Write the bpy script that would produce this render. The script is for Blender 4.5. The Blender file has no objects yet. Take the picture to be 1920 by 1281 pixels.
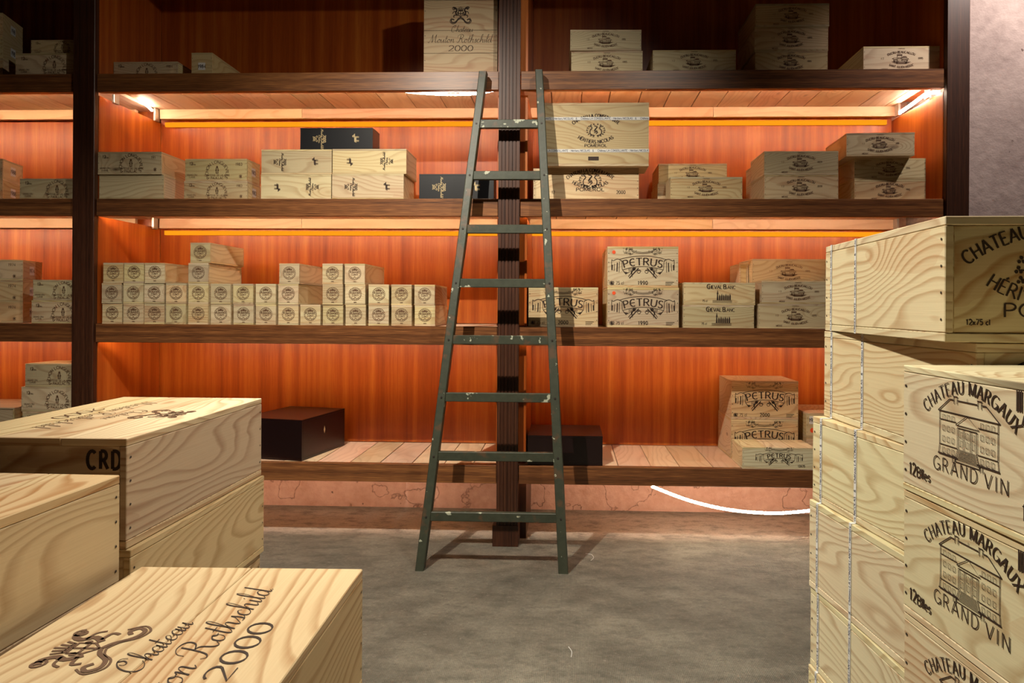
import bpy, bmesh, math, random
from mathutils import Vector, Matrix
random.seed(7)
scn = bpy.context.scene
COL = scn.collection
PI = math.pi
SIN, COS = math.sin, math.cos

# ------------------------------------------------------------------ camera
CX, CY, CZ = 0.0, -3.2257, 1.1288
YAW, ROLL, F, SX, SY = 0.0347, 0.0059, 1280.0, 60.2, -64.0
_f = Vector((-SIN(YAW), COS(YAW), 0)); _r0 = Vector((COS(YAW), SIN(YAW), 0)); _u0 = Vector((0, 0, 1))
_r = _r0*COS(ROLL) + _u0*SIN(ROLL); _u = _u0*COS(ROLL) - _r0*SIN(ROLL)
cam = bpy.data.cameras.new('camera'); cam.sensor_width = 36; cam.lens = 36*F/1920
cam.shift_x = -SX/1920; cam.shift_y = SY/1920; cam.clip_start = 0.02
co = bpy.data.objects.new('camera', cam); COL.objects.link(co)
co.matrix_world = Matrix(((_r.x, _u.x, -_f.x, CX), (_r.y, _u.y, -_f.y, CY), (_r.z, _u.z, -_f.z, CZ), (0, 0, 0, 1)))
scn.camera = co

def ray(px, py):
    return _f + _r*((px-960-SX)/F) - _u*((py-640.5-SY)/F)
def atY(px, py, y):
    d = ray(px, py); t = (y-CY)/d.y; return Vector((CX, CY, CZ)) + d*t
def atZ(px, py, z):
    d = ray(px, py); t = (z-CZ)/d.z; return Vector((CX, CY, CZ)) + d*t
def atDepth(px, py, dep):
    return Vector((CX, CY, CZ)) + ray(px, py)*dep

# ------------------------------------------------------------------ world, light, exposure
w = bpy.data.worlds.new('cellar_air'); scn.world = w; w.use_nodes = True
w.node_tree.nodes['Background'].inputs[0].default_value = (0.30, 0.26, 0.2, 1)
w.node_tree.nodes['Background'].inputs[1].default_value = 0.02
scn.view_settings.view_transform = 'Standard'; scn.view_settings.look = 'None'
scn.view_settings.exposure = 0.0; scn.view_settings.gamma = 1; scn.view_settings.use_curve_mapping = False

def spot(name, loc, to, watt, size, blend, rad, col):
    l = bpy.data.lights.new(name, 'SPOT'); l.energy = watt; l.spot_size = math.radians(size); l.spot_blend = blend
    l.shadow_soft_size = rad; l.color = col
    o = bpy.data.objects.new(name, l); COL.objects.link(o); o.location = loc
    o.rotation_euler = (Vector(to)-Vector(loc)).to_track_quat('-Z', 'Y').to_euler()
WARM = (1.0, 0.91, 0.76)
spot('ceiling_or_fill_spot', (-0.90, -1.92, 3.0), (-0.45, 0.1, 0.0), 400, 90, 1.0, 0.02, WARM)
spot('ceiling_or_fill_spot', (0.7, -1.95, 3.1), (-1.5, 0.0, 0.5), 105, 98, 1.0, 0.03, WARM)
spot('ceiling_or_fill_spot', (-1.15, -1.95, 3.1), (0.85, -2.25, 0.6), 370, 76, 1.0, 0.04, (1.0, 0.95, 0.80))
spot('ceiling_or_fill_spot', (0.55, -1.85, 3.1), (-0.75, -2.1, 0.6), 115, 84, 1.0, 0.04, (1.0, 0.88, 0.70))
spot('ceiling_or_fill_spot', (-2.2, -1.95, 3.1), (-2.6, 0.0, 0.55), 75, 46, 1.0, 0.03, WARM)  # added fill that brightens the low left-bay crates, no known lamp there
spot('ceiling_or_fill_spot', (2.25, -0.6, 3.1), (1.95, 0.0, 2.2), 85, 80, 1.0, 0.03, (1.0, 0.86, 0.78))  # added fill put in to light the pier plaster, not a known fitting

# ------------------------------------------------------------------ materials
def new_mat(name):
    m = bpy.data.materials.new(name); m.use_nodes = True
    nt = m.node_tree; nt.nodes.clear()
    out = nt.nodes.new('ShaderNodeOutputMaterial'); b = nt.nodes.new('ShaderNodeBsdfPrincipled')
    nt.links.new(b.outputs[0], out.inputs[0])
    return m, nt, b
def N(nt, t, **kw):
    n = nt.nodes.new(t)
    for k, v in kw.items(): setattr(n, k, v)
    return n
def mth(nt, op, a, b=None, c=None):
    n = nt.nodes.new('ShaderNodeMath'); n.operation = op
    for i, v in enumerate((a, b, c)):
        if v is None: continue
        if isinstance(v, (int, float)): n.inputs[i].default_value = v
        else: nt.links.new(v, n.inputs[i])
    return n.outputs[0]
def comb(nt, x, y, z):
    n = nt.nodes.new('ShaderNodeCombineXYZ')
    for i, v in enumerate((x, y, z)):
        if isinstance(v, (int, float)): n.inputs[i].default_value = v
        else: nt.links.new(v, n.inputs[i])
    return n.outputs[0]
def noise(nt, vec, scale, detail=2, rough=0.5, dist=0):
    n = nt.nodes.new('ShaderNodeTexNoise'); nt.links.new(vec, n.inputs['Vector'])
    n.inputs['Scale'].default_value = scale; n.inputs['Detail'].default_value = detail
    n.inputs['Roughness'].default_value = rough; n.inputs['Distortion'].default_value = dist
    return n.outputs['Fac']
def ramp(nt, fac, stops):
    n = nt.nodes.new('ShaderNodeValToRGB'); cr = n.color_ramp
    while len(cr.elements) < len(stops): cr.elements.new(0.5)
    for e, (p, c) in zip(cr.elements, stops):
        e.position = p; e.color = (*c, 1) if len(c) == 3 else c
    nt.links.new(fac, n.inputs[0]); return n.outputs[0]
def mixc(nt, fac, a, b, mode='MIX'):
    n = nt.nodes.new('ShaderNodeMix'); n.data_type = 'RGBA'; n.blend_type = mode
    for i, v in ((0, fac), (6, a), (7, b)):
        if isinstance(v, (int, float)): n.inputs[i].default_value = v
        elif isinstance(v, tuple): n.inputs[i].default_value = (*v, 1)
        else: nt.links.new(v, n.inputs[i])
    return n.outputs[2]
def bump(nt, b, h, strength, dist=0.001):
    n = nt.nodes.new('ShaderNodeBump'); n.inputs['Strength'].default_value = strength
    n.inputs['Distance'].default_value = dist
    nt.links.new(h, n.inputs['Height']); nt.links.new(n.outputs[0], b.inputs['Normal'])

def grain_uv(nt):
    uv = N(nt, 'ShaderNodeUVMap'); uv.uv_map = 'grain'
    s = N(nt, 'ShaderNodeSeparateXYZ'); nt.links.new(uv.outputs[0], s.inputs[0])
    oi = N(nt, 'ShaderNodeObjectInfo')
    return s.outputs[0], s.outputs[1], oi.outputs['Random']

def pine(name, light, dark, rings=16.0, contrast=1.0, knots=True, rough=0.55, wave=1.0, var=0.16):
    m, nt, b = new_mat(name)
    u, v, rnd = grain_uv(nt)
    ru = mth(nt, 'ADD', u, mth(nt, 'MULTIPLY', rnd, 53.0)); rv = mth(nt, 'ADD', v, mth(nt, 'MULTIPLY', rnd, 17.0))
    f1 = noise(nt, comb(nt, mth(nt, 'MULTIPLY', ru, 1.5), mth(nt, 'MULTIPLY', rv, 5.5), rnd), 1.0, 1.5, 0.35)
    f2 = noise(nt, comb(nt, mth(nt, 'MULTIPLY', ru, 7), mth(nt, 'MULTIPLY', rv, 26), rnd), 1.0, 1, 0.4)
    h = mth(nt, 'ADD', mth(nt, 'MULTIPLY', f1, wave), mth(nt, 'MULTIPLY', f2, 0.05))
    h = mth(nt, 'ADD', h, mth(nt, 'MULTIPLY', v, 2.2))
    kd = None
    if knots:
        vo = N(nt, 'ShaderNodeTexVoronoi'); vo.voronoi_dimensions = '3D'
        nt.links.new(comb(nt, mth(nt, 'MULTIPLY', ru, 2.2), mth(nt, 'MULTIPLY', rv, 5.0), mth(nt, 'MULTIPLY', rnd, 9)), vo.inputs['Vector'])
        vo.inputs['Scale'].default_value = 1.0
        d = vo.outputs['Distance']
        g = mth(nt, 'POWER', 2.718, mth(nt, 'MULTIPLY', mth(nt, 'MULTIPLY', d, d), -28.0))
        h = mth(nt, 'ADD', h, mth(nt, 'MULTIPLY', g, 0.30))
        kd = mth(nt, 'SUBTRACT', 1.0, mth(nt, 'SMOOTH_MIN', mth(nt, 'MULTIPLY', d, 14.0), 1.0, 0.2))
        kd = mth(nt, 'MAXIMUM', kd, 0.0)
    fr = mth(nt, 'FRACT', mth(nt, 'MULTIPLY', h, rings))
    ring = ramp(nt, fr, [(0.0, (0.05,)*3), (0.48, (0.1,)*3), (0.84, (1.0,)*3), (0.92, (0.75,)*3), (1.0, (0.05,)*3)])
    fib = noise(nt, comb(nt, mth(nt, 'MULTIPLY', ru, 5), mth(nt, 'MULTIPLY', rv, 320), rnd), 1.0, 2, 0.6)
    big = noise(nt, comb(nt, mth(nt, 'MULTIPLY', ru, 2.0), mth(nt, 'MULTIPLY', rv, 9), mth(nt, 'MULTIPLY', rnd, 3)), 1.0, 2, 0.5)
    amt = mth(nt, 'MULTIPLY', ring, mth(nt, 'MULTIPLY_ADD', big, 0.9, 0.15))
    amt = mth(nt, 'ADD', mth(nt, 'MULTIPLY', amt, contrast), mth(nt, 'MULTIPLY', mth(nt, 'SUBTRACT', fib, 0.5), 0.35))
    amt = mth(nt, 'MINIMUM', mth(nt, 'MAXIMUM', amt, 0.0), 1.0)
    c = mixc(nt, amt, light, dark)
    c = mixc(nt, mth(nt, 'MULTIPLY', mth(nt, 'GREATER_THAN', big, 0.60), 0.18), c, (dark[0]*1.3, dark[1]*1.05, dark[2]))
    if kd is not None: c = mixc(nt, kd, c, (0.055, 0.022, 0.008))
    hs = N(nt, 'ShaderNodeHueSaturation'); nt.links.new(c, hs.inputs['Color'])
    nt.links.new(mth(nt, 'MULTIPLY_ADD', rnd, 2*var, 1.0-var), hs.inputs['Value'])
    nt.links.new(mth(nt, 'MULTIPLY_ADD', mth(nt, 'FRACT', mth(nt, 'MULTIPLY', rnd, 7.3)), 0.25, 0.88), hs.inputs['Saturation'])
    nt.links.new(mth(nt, 'MULTIPLY_ADD', mth(nt, 'FRACT', mth(nt, 'MULTIPLY', rnd, 13.7)), 0.026, 0.485), hs.inputs['Hue'])
    nt.links.new(hs.outputs[0], b.inputs['Base Color'])
    b.inputs['Roughness'].default_value = rough; b.inputs['Specular IOR Level'].default_value = 0.35
    bump(nt, b, mth(nt, 'ADD', mth(nt, 'MULTIPLY', ring, 0.5), fib), 0.25, 0.0006)
    return m

def veneer(name, c1, c2, c3, sv=22.0, rough=0.35, spec=0.5, fine=0.35):
    m, nt, b = new_mat(name)
    u, v, rnd = grain_uv(nt)
    ru = mth(nt, 'ADD', u, mth(nt, 'MULTIPLY', rnd, 31.0)); rv = mth(nt, 'ADD', v, mth(nt, 'MULTIPLY', rnd, 11.0))
    a = noise(nt, comb(nt, mth(nt, 'MULTIPLY', ru, 0.35), mth(nt, 'MULTIPLY', rv, sv), 0), 1.0, 3, 0.6)
    f = noise(nt, comb(nt, mth(nt, 'MULTIPLY', ru, 9), mth(nt, 'MULTIPLY', rv, 420), 0), 1.0, 2, 0.6)
    w_ = noise(nt, comb(nt, mth(nt, 'MULTIPLY', ru, 0.2), mth(nt, 'MULTIPLY', rv, 4.0), 0), 1.0, 1, 0.5)
    t = mth(nt, 'ADD', mth(nt, 'ADD', mth(nt, 'MULTIPLY', a, 0.85), mth(nt, 'MULTIPLY', w_, 0.30)), mth(nt, 'MULTIPLY', mth(nt, 'SUBTRACT', f, 0.5), fine))
    c = ramp(nt, t, [(0.30, c1), (0.56, c2), (0.82, c3)])
    nt.links.new(c, b.inputs['Base Color'])
    b.inputs['Roughness'].default_value = rough; b.inputs['Specular IOR Level'].default_value = spec
    bump(nt, b, f, 0.15, 0.0004)
    return m

def plain(name, col, rough=0.5, metal=0.0, spec=0.5):
    m, nt, b = new_mat(name)
    tc = N(nt, 'ShaderNodeTexCoord'); n = noise(nt, tc.outputs['Object'], 40, 2)
    c = mixc(nt, mth(nt, 'MULTIPLY', n, 0.3), col, tuple(x*0.7 for x in col))
    nt.links.new(c, b.inputs['Base Color'])
    b.inputs['Roughness'].default_value = rough; b.inputs['Metallic'].default_value = metal
    b.inputs['Specular IOR Level'].default_value = spec
    return m
def emit(name, col, s):
    m = bpy.data.materials.new(name); m.use_nodes = True; nt = m.node_tree; nt.nodes.clear()
    o = nt.nodes.new('ShaderNodeOutputMaterial'); e = nt.nodes.new('ShaderNodeEmission')
    e.inputs[0].default_value = (*col, 1); e.inputs[1].default_value = s; nt.links.new(e.outputs[0], o.inputs[0]); return m

M = {}
M['pine'] = pine('crate_pine', (0.60, 0.48, 0.28), (0.33, 0.18, 0.075), 17, 0.75)
M['pine_new'] = pine('pale_new_pine', (0.73, 0.63, 0.39), (0.38, 0.21, 0.075), 24, 0.95, var=0.05)
M['pine_left'] = pine('ringed_pine', (0.66, 0.52, 0.32), (0.31, 0.15, 0.05), 21, 0.95, knots=False, var=0.08)
M['plank'] = pine('shelf_plank_pine', (0.70, 0.50, 0.33), (0.42, 0.22, 0.11), 8, 0.5)
M['red'] = veneer('red_cherry_veneer', (0.20, 0.030, 0.005), (0.38, 0.080, 0.009), (0.56, 0.170, 0.025), 20, 0.34, 0.45)
M['dark'] = veneer('dark_mahogany', (0.022, 0.008, 0.004), (0.052, 0.017, 0.008), (0.095, 0.034, 0.015), 60, 0.42, 0.4, 0.9)
M['lip'] = veneer('brown_oiled_mahogany', (0.07, 0.026, 0.010), (0.17, 0.062, 0.022), (0.32, 0.13, 0.042), 55, 0.36, 0.4, 1.1)
M['black'] = plain('black_lacquered_wood', (0.006, 0.006, 0.008), 0.35)
M['darkbox'] = plain('dark_brown_lacquer', (0.012, 0.004, 0.004), 0.3)
M['ink'] = plain('burnt_brown_print', (0.035, 0.016, 0.008), 0.7)
M['ink_soft'] = plain('faded_brown_print', (0.13, 0.062, 0.028), 0.7)
M['ink_navy'] = plain('navy_ribbon_print', (0.012, 0.02, 0.07), 0.6)
M['gold'] = plain('gold_print', (0.55, 0.42, 0.22), 0.4)
M['white'] = plain('white_paper', (0.75, 0.74, 0.72), 0.6)
M['orange'] = plain('orange_sticker', (0.9, 0.09, 0.015), 0.6)
M['nail'] = plain('nail_steel', (0.05, 0.04, 0.035), 0.5, 0.4)
M['alu'] = plain('brushed_aluminium', (0.6, 0.6, 0.6), 0.3, 0.9)
M['void'] = plain('dark_gap', (0.01, 0.006, 0.004), 0.9)
M['led'] = emit('white_led', (1.0, 0.84, 0.66), 42)
M['led_in'] = emit('warm_led_strip', (1.0, 0.70, 0.44), 118)
M['led_low'] = emit('warm_led_strip_low', (1.0, 0.74, 0.52), 62)
M['led_mid'] = emit('warm_led_strip_mid', (1.0, 0.69, 0.43), 95)
M['amber'] = emit('amber_lit_profile', (1.0, 0.35, 0.010), 1.0)

# ladder paint
def ladder_mat(name, sc, thr, brown):
    m, nt, b = new_mat(name)
    tc = N(nt, 'ShaderNodeTexCoord'); o_ = tc.outputs['Object']; oi = N(nt, 'ShaderNodeObjectInfo')
    mp = N(nt, 'ShaderNodeVectorMath', operation='ADD'); nt.links.new(o_, mp.inputs[0])
    nt.links.new(comb(nt, mth(nt, 'MULTIPLY', oi.outputs['Random'], 20.0), 0, mth(nt, 'MULTIPLY', oi.outputs['Random'], 9.0)), mp.inputs[1])
    vv = mp.outputs[0]
    n1 = noise(nt, vv, 30, 4, 0.6); n2 = noise(nt, vv, 12, 3, 0.6); n3 = noise(nt, vv, sc, 3, 0.6); n4 = noise(nt, vv, 5, 3)
    c = mixc(nt, n1, (0.020, 0.024, 0.015), (0.062, 0.070, 0.044))
    c = mixc(nt, ramp(nt, n2, [(brown, (0,)*3), (brown+.08, (0.8,)*3)]), c, (0.10, 0.055, 0.028))
    c = mixc(nt, ramp(nt, n3, [(thr, (0,)*3), (thr+.02, (0.9,)*3)]), c, (0.46, 0.48, 0.36))
    nt.links.new(c, b.inputs['Base Color']); b.inputs['Roughness'].default_value = 0.5
    bump(nt, b, n1, 0.4, 0.002)
    return m
M['ladder'] = ladder_mat('worn_green_ladder_paint', 26, .675, .54)
M['rung'] = ladder_mat('paint_splashed_rung', 13, .625, .58)
# floor
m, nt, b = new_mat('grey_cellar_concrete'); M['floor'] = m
tc = N(nt, 'ShaderNodeTexCoord'); o_ = tc.outputs['Object']
st = N(nt, 'ShaderNodeVectorMath', operation='MULTIPLY'); nt.links.new(o_, st.inputs[0]); st.inputs[1].default_value = (1, 1.9, 1)
n1 = noise(nt, st.outputs[0], 2.6, 7, 0.66); n2 = noise(nt, o_, 60, 5, 0.75); n3 = noise(nt, o_, 420, 2, 0.6)
c = ramp(nt, mth(nt, 'ADD', mth(nt, 'MULTIPLY', n1, 0.75), mth(nt, 'MULTIPLY', n2, 0.25)),
         [(0.36, (0.125, 0.113, 0.086)), (0.5, (0.20, 0.183, 0.142)), (0.64, (0.30, 0.275, 0.215))])
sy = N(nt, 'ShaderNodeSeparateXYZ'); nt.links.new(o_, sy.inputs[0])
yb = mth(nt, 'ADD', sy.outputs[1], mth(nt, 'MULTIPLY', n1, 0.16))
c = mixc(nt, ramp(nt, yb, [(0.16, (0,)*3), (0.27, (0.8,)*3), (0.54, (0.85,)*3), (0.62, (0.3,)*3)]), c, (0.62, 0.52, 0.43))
c = mixc(nt, ramp(nt, noise(nt, o_, 38, 3, 0.8), [(0.63, (0,)*3), (0.70, (0.55,)*3)]), c, (0.38, 0.35, 0.29))
c = mixc(nt, ramp(nt, noise(nt, st.outputs[0], 90, 4, 0.8), [(0.30, (0.55,)*3), (0.5, (0,)*3), (0.72, (0,)*3)]), c, (0.06, 0.053, 0.042))
c = mixc(nt, ramp(nt, noise(nt, st.outputs[0], 24, 3, 0.8), [(0.28, (0.6,)*3), (0.33, (0,)*3)]), c, (0.05, 0.043, 0.035))
md = noise(nt, st.outputs[0], 11, 5, 0.7)
c = mixc(nt, ramp(nt, md, [(0.36, (0.55,)*3), (0.52, (0,)*3)]), c, (0.075, 0.066, 0.05))
c = mixc(nt, ramp(nt, n2, [(0.56, (0,)*3), (0.72, (0.4,)*3)]), c, (0.34, 0.31, 0.25))
nt.links.new(c, b.inputs['Base Color']); b.inputs['Roughness'].default_value = 0.62
wv = N(nt, 'ShaderNodeTexWave'); nt.links.new(o_, wv.inputs[0]); wv.inputs['Scale'].default_value = 55; wv.inputs['Distortion'].default_value = 1.0
wv2 = N(nt, 'ShaderNodeTexWave', bands_direction='Y'); nt.links.new(o_, wv2.inputs[0]); wv2.inputs['Scale'].default_value = 40; wv2.inputs['Distortion'].default_value = 1.0
bump(nt, b, mth(nt, 'ADD', mth(nt, 'ADD', mth(nt, 'MULTIPLY', n2, 2.0), n3), mth(nt, 'MULTIPLY', mth(nt, 'ADD', wv.outputs['Fac'], wv2.outputs['Fac']), 0.40)), 0.9, 0.004)
# plaster
def plaster(name, ca, cb, crack=True, bs=0.7, spots=True):
    m, nt, b = new_mat(name)
    tc = N(nt, 'ShaderNodeTexCoord'); o_ = tc.outputs['Object']
    n1 = noise(nt, o_, 3.2, 5, 0.6); n2 = noise(nt, o_, 26, 5, 0.65)
    c = mixc(nt, ramp(nt, mth(nt, 'ADD', mth(nt, 'MULTIPLY', n1, 0.6), mth(nt, 'MULTIPLY', n2, 0.4)), [(0.35, (0,)*3), (0.65, (1,)*3)]), ca, cb)
    h = mth(nt, 'ADD', n1, mth(nt, 'MULTIPLY', n2, 0.5))
    if crack:
        nv = N(nt, 'ShaderNodeTexNoise'); nt.links.new(o_, nv.inputs['Vector']); nv.inputs['Scale'].default_value = 5; nv.inputs['Detail'].default_value = 5
        n5 = mth(nt, 'ABSOLUTE', mth(nt, 'SUBTRACT', nv.outputs['Fac'], 0.57))
        ck = ramp(nt, n5, [(0.0, (1,)*3), (0.009, (0,)*3)])
        c = mixc(nt, mth(nt, 'MULTIPLY', ck, 0.5), c, (0.10, 0.045, 0.03)); h = mth(nt, 'SUBTRACT', h, mth(nt, 'MULTIPLY', ck, 0.6))
    if spots:
        pt = ramp(nt, noise(nt, o_, 17, 3, 0.6), [(0.71, (0,)*3), (0.74, (0.8,)*3)])
        c = mixc(nt, pt, c, (0.07, 0.03, 0.02))
    nt.links.new(c, b.inputs['Base Color']); b.inputs['Roughness'].default_value = 0.75
    bump(nt, b, h, bs, 0.02)
    return m
M['plaster_pink'] = plaster('pink_old_plaster', (0.50, 0.27, 0.19), (0.68, 0.42, 0.33), bs=0.6)
M['plaster_grey'] = plaster('rough_grey_plaster', (0.36, 0.27, 0.25), (0.58, 0.46, 0.42), False, 0.4)
M['ceil'] = plaster('dark_ceiling_plaster', (0.12, 0.10, 0.09), (0.18, 0.15, 0.13), False, 0.3, False)

# ------------------------------------------------------------------ mesh helpers
def uv_grain(bm, g, off=0.0):
    lay = bm.loops.layers.uv.get('grain') or bm.loops.layers.uv.new('grain')
    for f in bm.faces:
        n = f.normal; a = max(range(3), key=lambda i: abs(n[i]))
        if a == g:
            o = [i for i in range(3) if i != a]
            for l in f.loops: l[lay].uv = (l.vert.co[o[0]]*0.25+3.1, l.vert.co[o[1]]*1.0+off)
        else:
            o = 3-a-g
            for l in f.loops: l[lay].uv = (l.vert.co[g], l.vert.co[o]+a*0.37+off)
def box_bm(bm, x0, x1, y0, y1, z0, z1):
    vs = [bm.verts.new((x, y, z)) for x in (x0, x1) for y in (y0, y1) for z in (z0, z1)]
    for q in ((0, 1, 3, 2), (4, 6, 7, 5), (0, 4, 5, 1), (2, 3, 7, 6), (0, 2, 6, 4), (1, 5, 7, 3)):
        bm.faces.new([vs[i] for i in q])
def finish(bm, name, g=0, mat=None):
    bm.normal_update(); uv_grain(bm, g)
    me = bpy.data.meshes.new(name); bm.to_mesh(me); bm.free()
    if mat: me.materials.append(mat)
    return me
def box_me(name, x0, x1, y0, y1, z0, z1, g, mat, bev=0.0):
    bm = bmesh.new(); box_bm(bm, x0, x1, y0, y1, z0, z1)
    if bev: bmesh.ops.bevel(bm, geom=bm.edges[:], offset=bev, segments=1, affect='EDGES')
    return finish(bm, name, g, mat)
def obj(name, me, parent=None, loc=None, label=None):
    o = bpy.data.objects.new(name, me); COL.objects.link(o)
    if parent is not None: o.parent = parent
    if loc is not None: o.location = loc
    if label: o['label'] = label
    return o
def empty(name, loc, rz=0, label=None, cat=None, group=None):
    o = bpy.data.objects.new(name, None); COL.objects.link(o); o.location = loc; o.rotation_euler = (0, 0, rz)
    o.empty_display_size = 0.05
    if label: o['label'] = label
    if cat: o['category'] = cat
    if group: o['group'] = group
    return o
def struct(name, me, loc=None):
    o = obj(name, me, None, loc); o['kind'] = 'structure'; return o

# ------------------------------------------------------------------ vector ink: stroke letters and drawings
def arc(cx, cy, rx, ry, a0, a1, n=9):
    return [(cx+rx*COS(math.radians(a0+(a1-a0)*i/(n-1))), cy+ry*SIN(math.radians(a0+(a1-a0)*i/(n-1)))) for i in range(n)]
def cr(pts, n=4):
    P = [pts[0]]+list(pts)+[pts[-1]]; out = []
    for i in range(1, len(P)-2):
        p0, p1, p2, p3 = P[i-1:i+3]
        for k in range(n):
            t = k/n
            out.append(tuple(0.5*((2*p1[j])+(-p0[j]+p2[j])*t+(2*p0[j]-5*p1[j]+4*p2[j]-p3[j])*t*t+(-p0[j]+3*p1[j]-3*p2[j]+p3[j])*t**3) for j in (0, 1)))
    out.append(tuple(pts[-1])); return out
G = {
 'A': (.76, [[(0, 0), (.38, 1)], [(.38, 1), (.76, 0)], [(.13, .34), (.63, .34)]]),
 'B': (.62, [[(.06, 0), (.06, 1)], [(.06, 1), (.3, 1)]+arc(.3, .76, .24, .24, 90, -90, 7)+[(.06, .52)], [(.06, .52), (.34, .52)]+arc(.34, .26, .27, .26, 90, -90, 7)+[(.06, 0)]]),
 'C': (.74, [arc(.42, .5, .40, .5, 48, 312, 15)]),
 'D': (.74, [[(.06, 0), (.06, 1)], [(.06, 1), (.3, 1)]+arc(.3, .5, .42, .5, 90, -90, 11)+[(.06, 0)]]),
 'E': (.58, [[(.06, 0), (.06, 1)], [(.06, 1), (.56, 1)], [(.06, .52), (.46, .52)], [(.06, 0), (.56, 0)]]),
 'F': (.56, [[(.06, 0), (.06, 1)], [(.06, 1), (.56, 1)], [(.06, .5), (.44, .5)]]),
 'G': (.78, [arc(.42, .5, .40, .5, 48, 330, 15), [(.78, .42), (.78, .02)], [(.48, .44), (.78, .44)]]),
 'H': (.72, [[(.06, 0), (.06, 1)], [(.66, 0), (.66, 1)], [(.06, .52), (.66, .52)]]),
 'I': (.2, [[(.1, 0), (.1, 1)]]),
 'J': (.44, [[(.34, 1), (.34, .2)]+arc(.18, .2, .16, .2, 0, -150, 6)]),
 'L': (.54, [[(.06, 0), (.06, 1)], [(.06, 0), (.54, 0)]]),
 'M': (.86, [[(.06, 0), (.06, 1)], [(.06, 1), (.43, .05)], [(.43, .05), (.8, 1)], [(.8, 1), (.8, 0)]]),
 'N': (.74, [[(.06, 0), (.06, 1)], [(.06, 1), (.68, 0)], [(.68, 0), (.68, 1)]]),
 'O': (.84, [arc(.42, .5, .40, .5, 90, 450, 19)]),
 'P': (.60, [[(.06, 0), (.06, 1)], [(.06, 1), (.3, 1)]+arc(.3, .74, .27, .26, 90, -90, 8)+[(.06, .48)]]),
 'R': (.68, [[(.06, 0), (.06, 1)], [(.06, 1), (.3, 1)]+arc(.3, .75, .26, .25, 90, -90, 8)+[(.06, .5)], [(.32, .5), (.68, 0)]]),
 'S': (.56, [arc(.29, .75, .23, .25, 40, 250, 9)+arc(.28, .25, .25, .25, 75, -150, 10)]),
 'T': (.66, [[(.33, 0), (.33, 1)], [(.0, 1), (.66, 1)]]),
 'U': (.72, [[(.06, 1), (.06, .32)]+arc(.36, .32, .30, .32, 180, 360, 9)+[(.66, 1)]]),
 'V': (.74, [[(0, 1), (.37, 0)], [(.37, 0), (.74, 1)]]),
 'X': (.70, [[(0, 1), (.70, 0)], [(.70, 1), (0, 0)]]),
 '0': (.6, [arc(.3, .5, .26, .5, 90, 450, 17)]), '1': (.4, [[(.08, .8), (.24, 1), (.24, 0)]]),
 '2': (.6, [arc(.3, .72, .25, .28, 160, -30, 9)+[(.06, 0), (.56, 0)]]),
 '3': (.58, [arc(.27, .75, .22, .25, 140, -80, 8), arc(.27, .27, .26, .27, 80, -140, 9)]),
 '4': (.6, [[(.44, 0), (.44, 1), (.04, .3), (.58, .3)]]), '5': (.58, [[(.5, 1), (.12, 1), (.08, .56)]+arc(.28, .31, .26, .31, 110, -140, 9)]),
 '7': (.56, [[(.04, 1), (.54, 1), (.2, 0)]]), '8': (.6, [arc(.3, .76, .21, .24, 90, 450, 13), arc(.3, .26, .26, .26, 90, 450, 13)]),
 '9': (.6, [arc(.3, .7, .25, .3, 0, 360, 13), [(.55, .7), (.4, .1), (.2, 0)]]),
 '-': (.4, [[(.06, .42), (.34, .42)]]), '.': (.2, [[(.08, 0), (.12, .06)]]), '&': (.7, [arc(.3, .76, .18, .22, -60, 240, 9)+[(.66, 0)], arc(.3, .26, .27, .27, 130, 370, 9)]),
 'a': (.5, [arc(.24, .3, .22, .3, 0, 360, 11), [(.46, .6), (.46, 0)]]), 'b': (.5, [[(.05, 0), (.05, 1)], arc(.27, .3, .22, .3, 180, 540, 11)]),
 'c': (.46, [arc(.25, .3, .22, .3, 50, 310, 9)]), 'e': (.5, [[(.04, .32), (.46, .32)]+arc(.25, .3, .21, .3, 0, 310, 10)]),
 'h': (.5, [[(.06, 0), (.06, 1)], arc(.26, .38, .2, .22, 180, 0, 7)+[(.46, 0)]]), 'i': (.16, [[(.08, 0), (.08, .6)], [(.08, .78), (.08, .86)]]),
 'l': (.16, [[(.08, 0), (.08, 1)]]), 'n': (.5, [[(.06, 0), (.06, .6)], arc(.26, .38, .2, .22, 180, 0, 7)+[(.46, 0)]]),
 'r': (.34, [[(.06, 0), (.06, .6)], arc(.26, .38, .2, .2, 180, 70, 5)]), 's': (.4, [arc(.2, .44, .15, .15, 40, 250, 7)+arc(.2, .15, .17, .15, 75, -150, 7)]),
 't': (.32, [[(.14, .9), (.14, .08), (.28, .02)], [(.0, .6), (.3, .6)]]), 'u': (.5, [[(.06, .6), (.06, .25)]+arc(.25, .22, .19, .22, 180, 360, 7)+[(.46, .6)], [(.46, .6), (.46, 0)]]),
 'x': (.46, [[(0, .6), (.44, 0)], [(.44, .6), (0, 0)]]),
}
G['É'] = (.58, G['E'][1]+[[(.22, 1.1), (.38, 1.26)]])
G['â'] = (.5, G['a'][1]+[[(.1, .72), (.25, .9), (.4, .72)]])
G['é'] = (.5, G['e'][1]+[[(.2, .72), (.36, .9)]])
G['e_unc'] = (.66, [arc(.4, .5, .34, .5, 55, 305, 13), [(.08, .52), (.6, .52)]])
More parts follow.
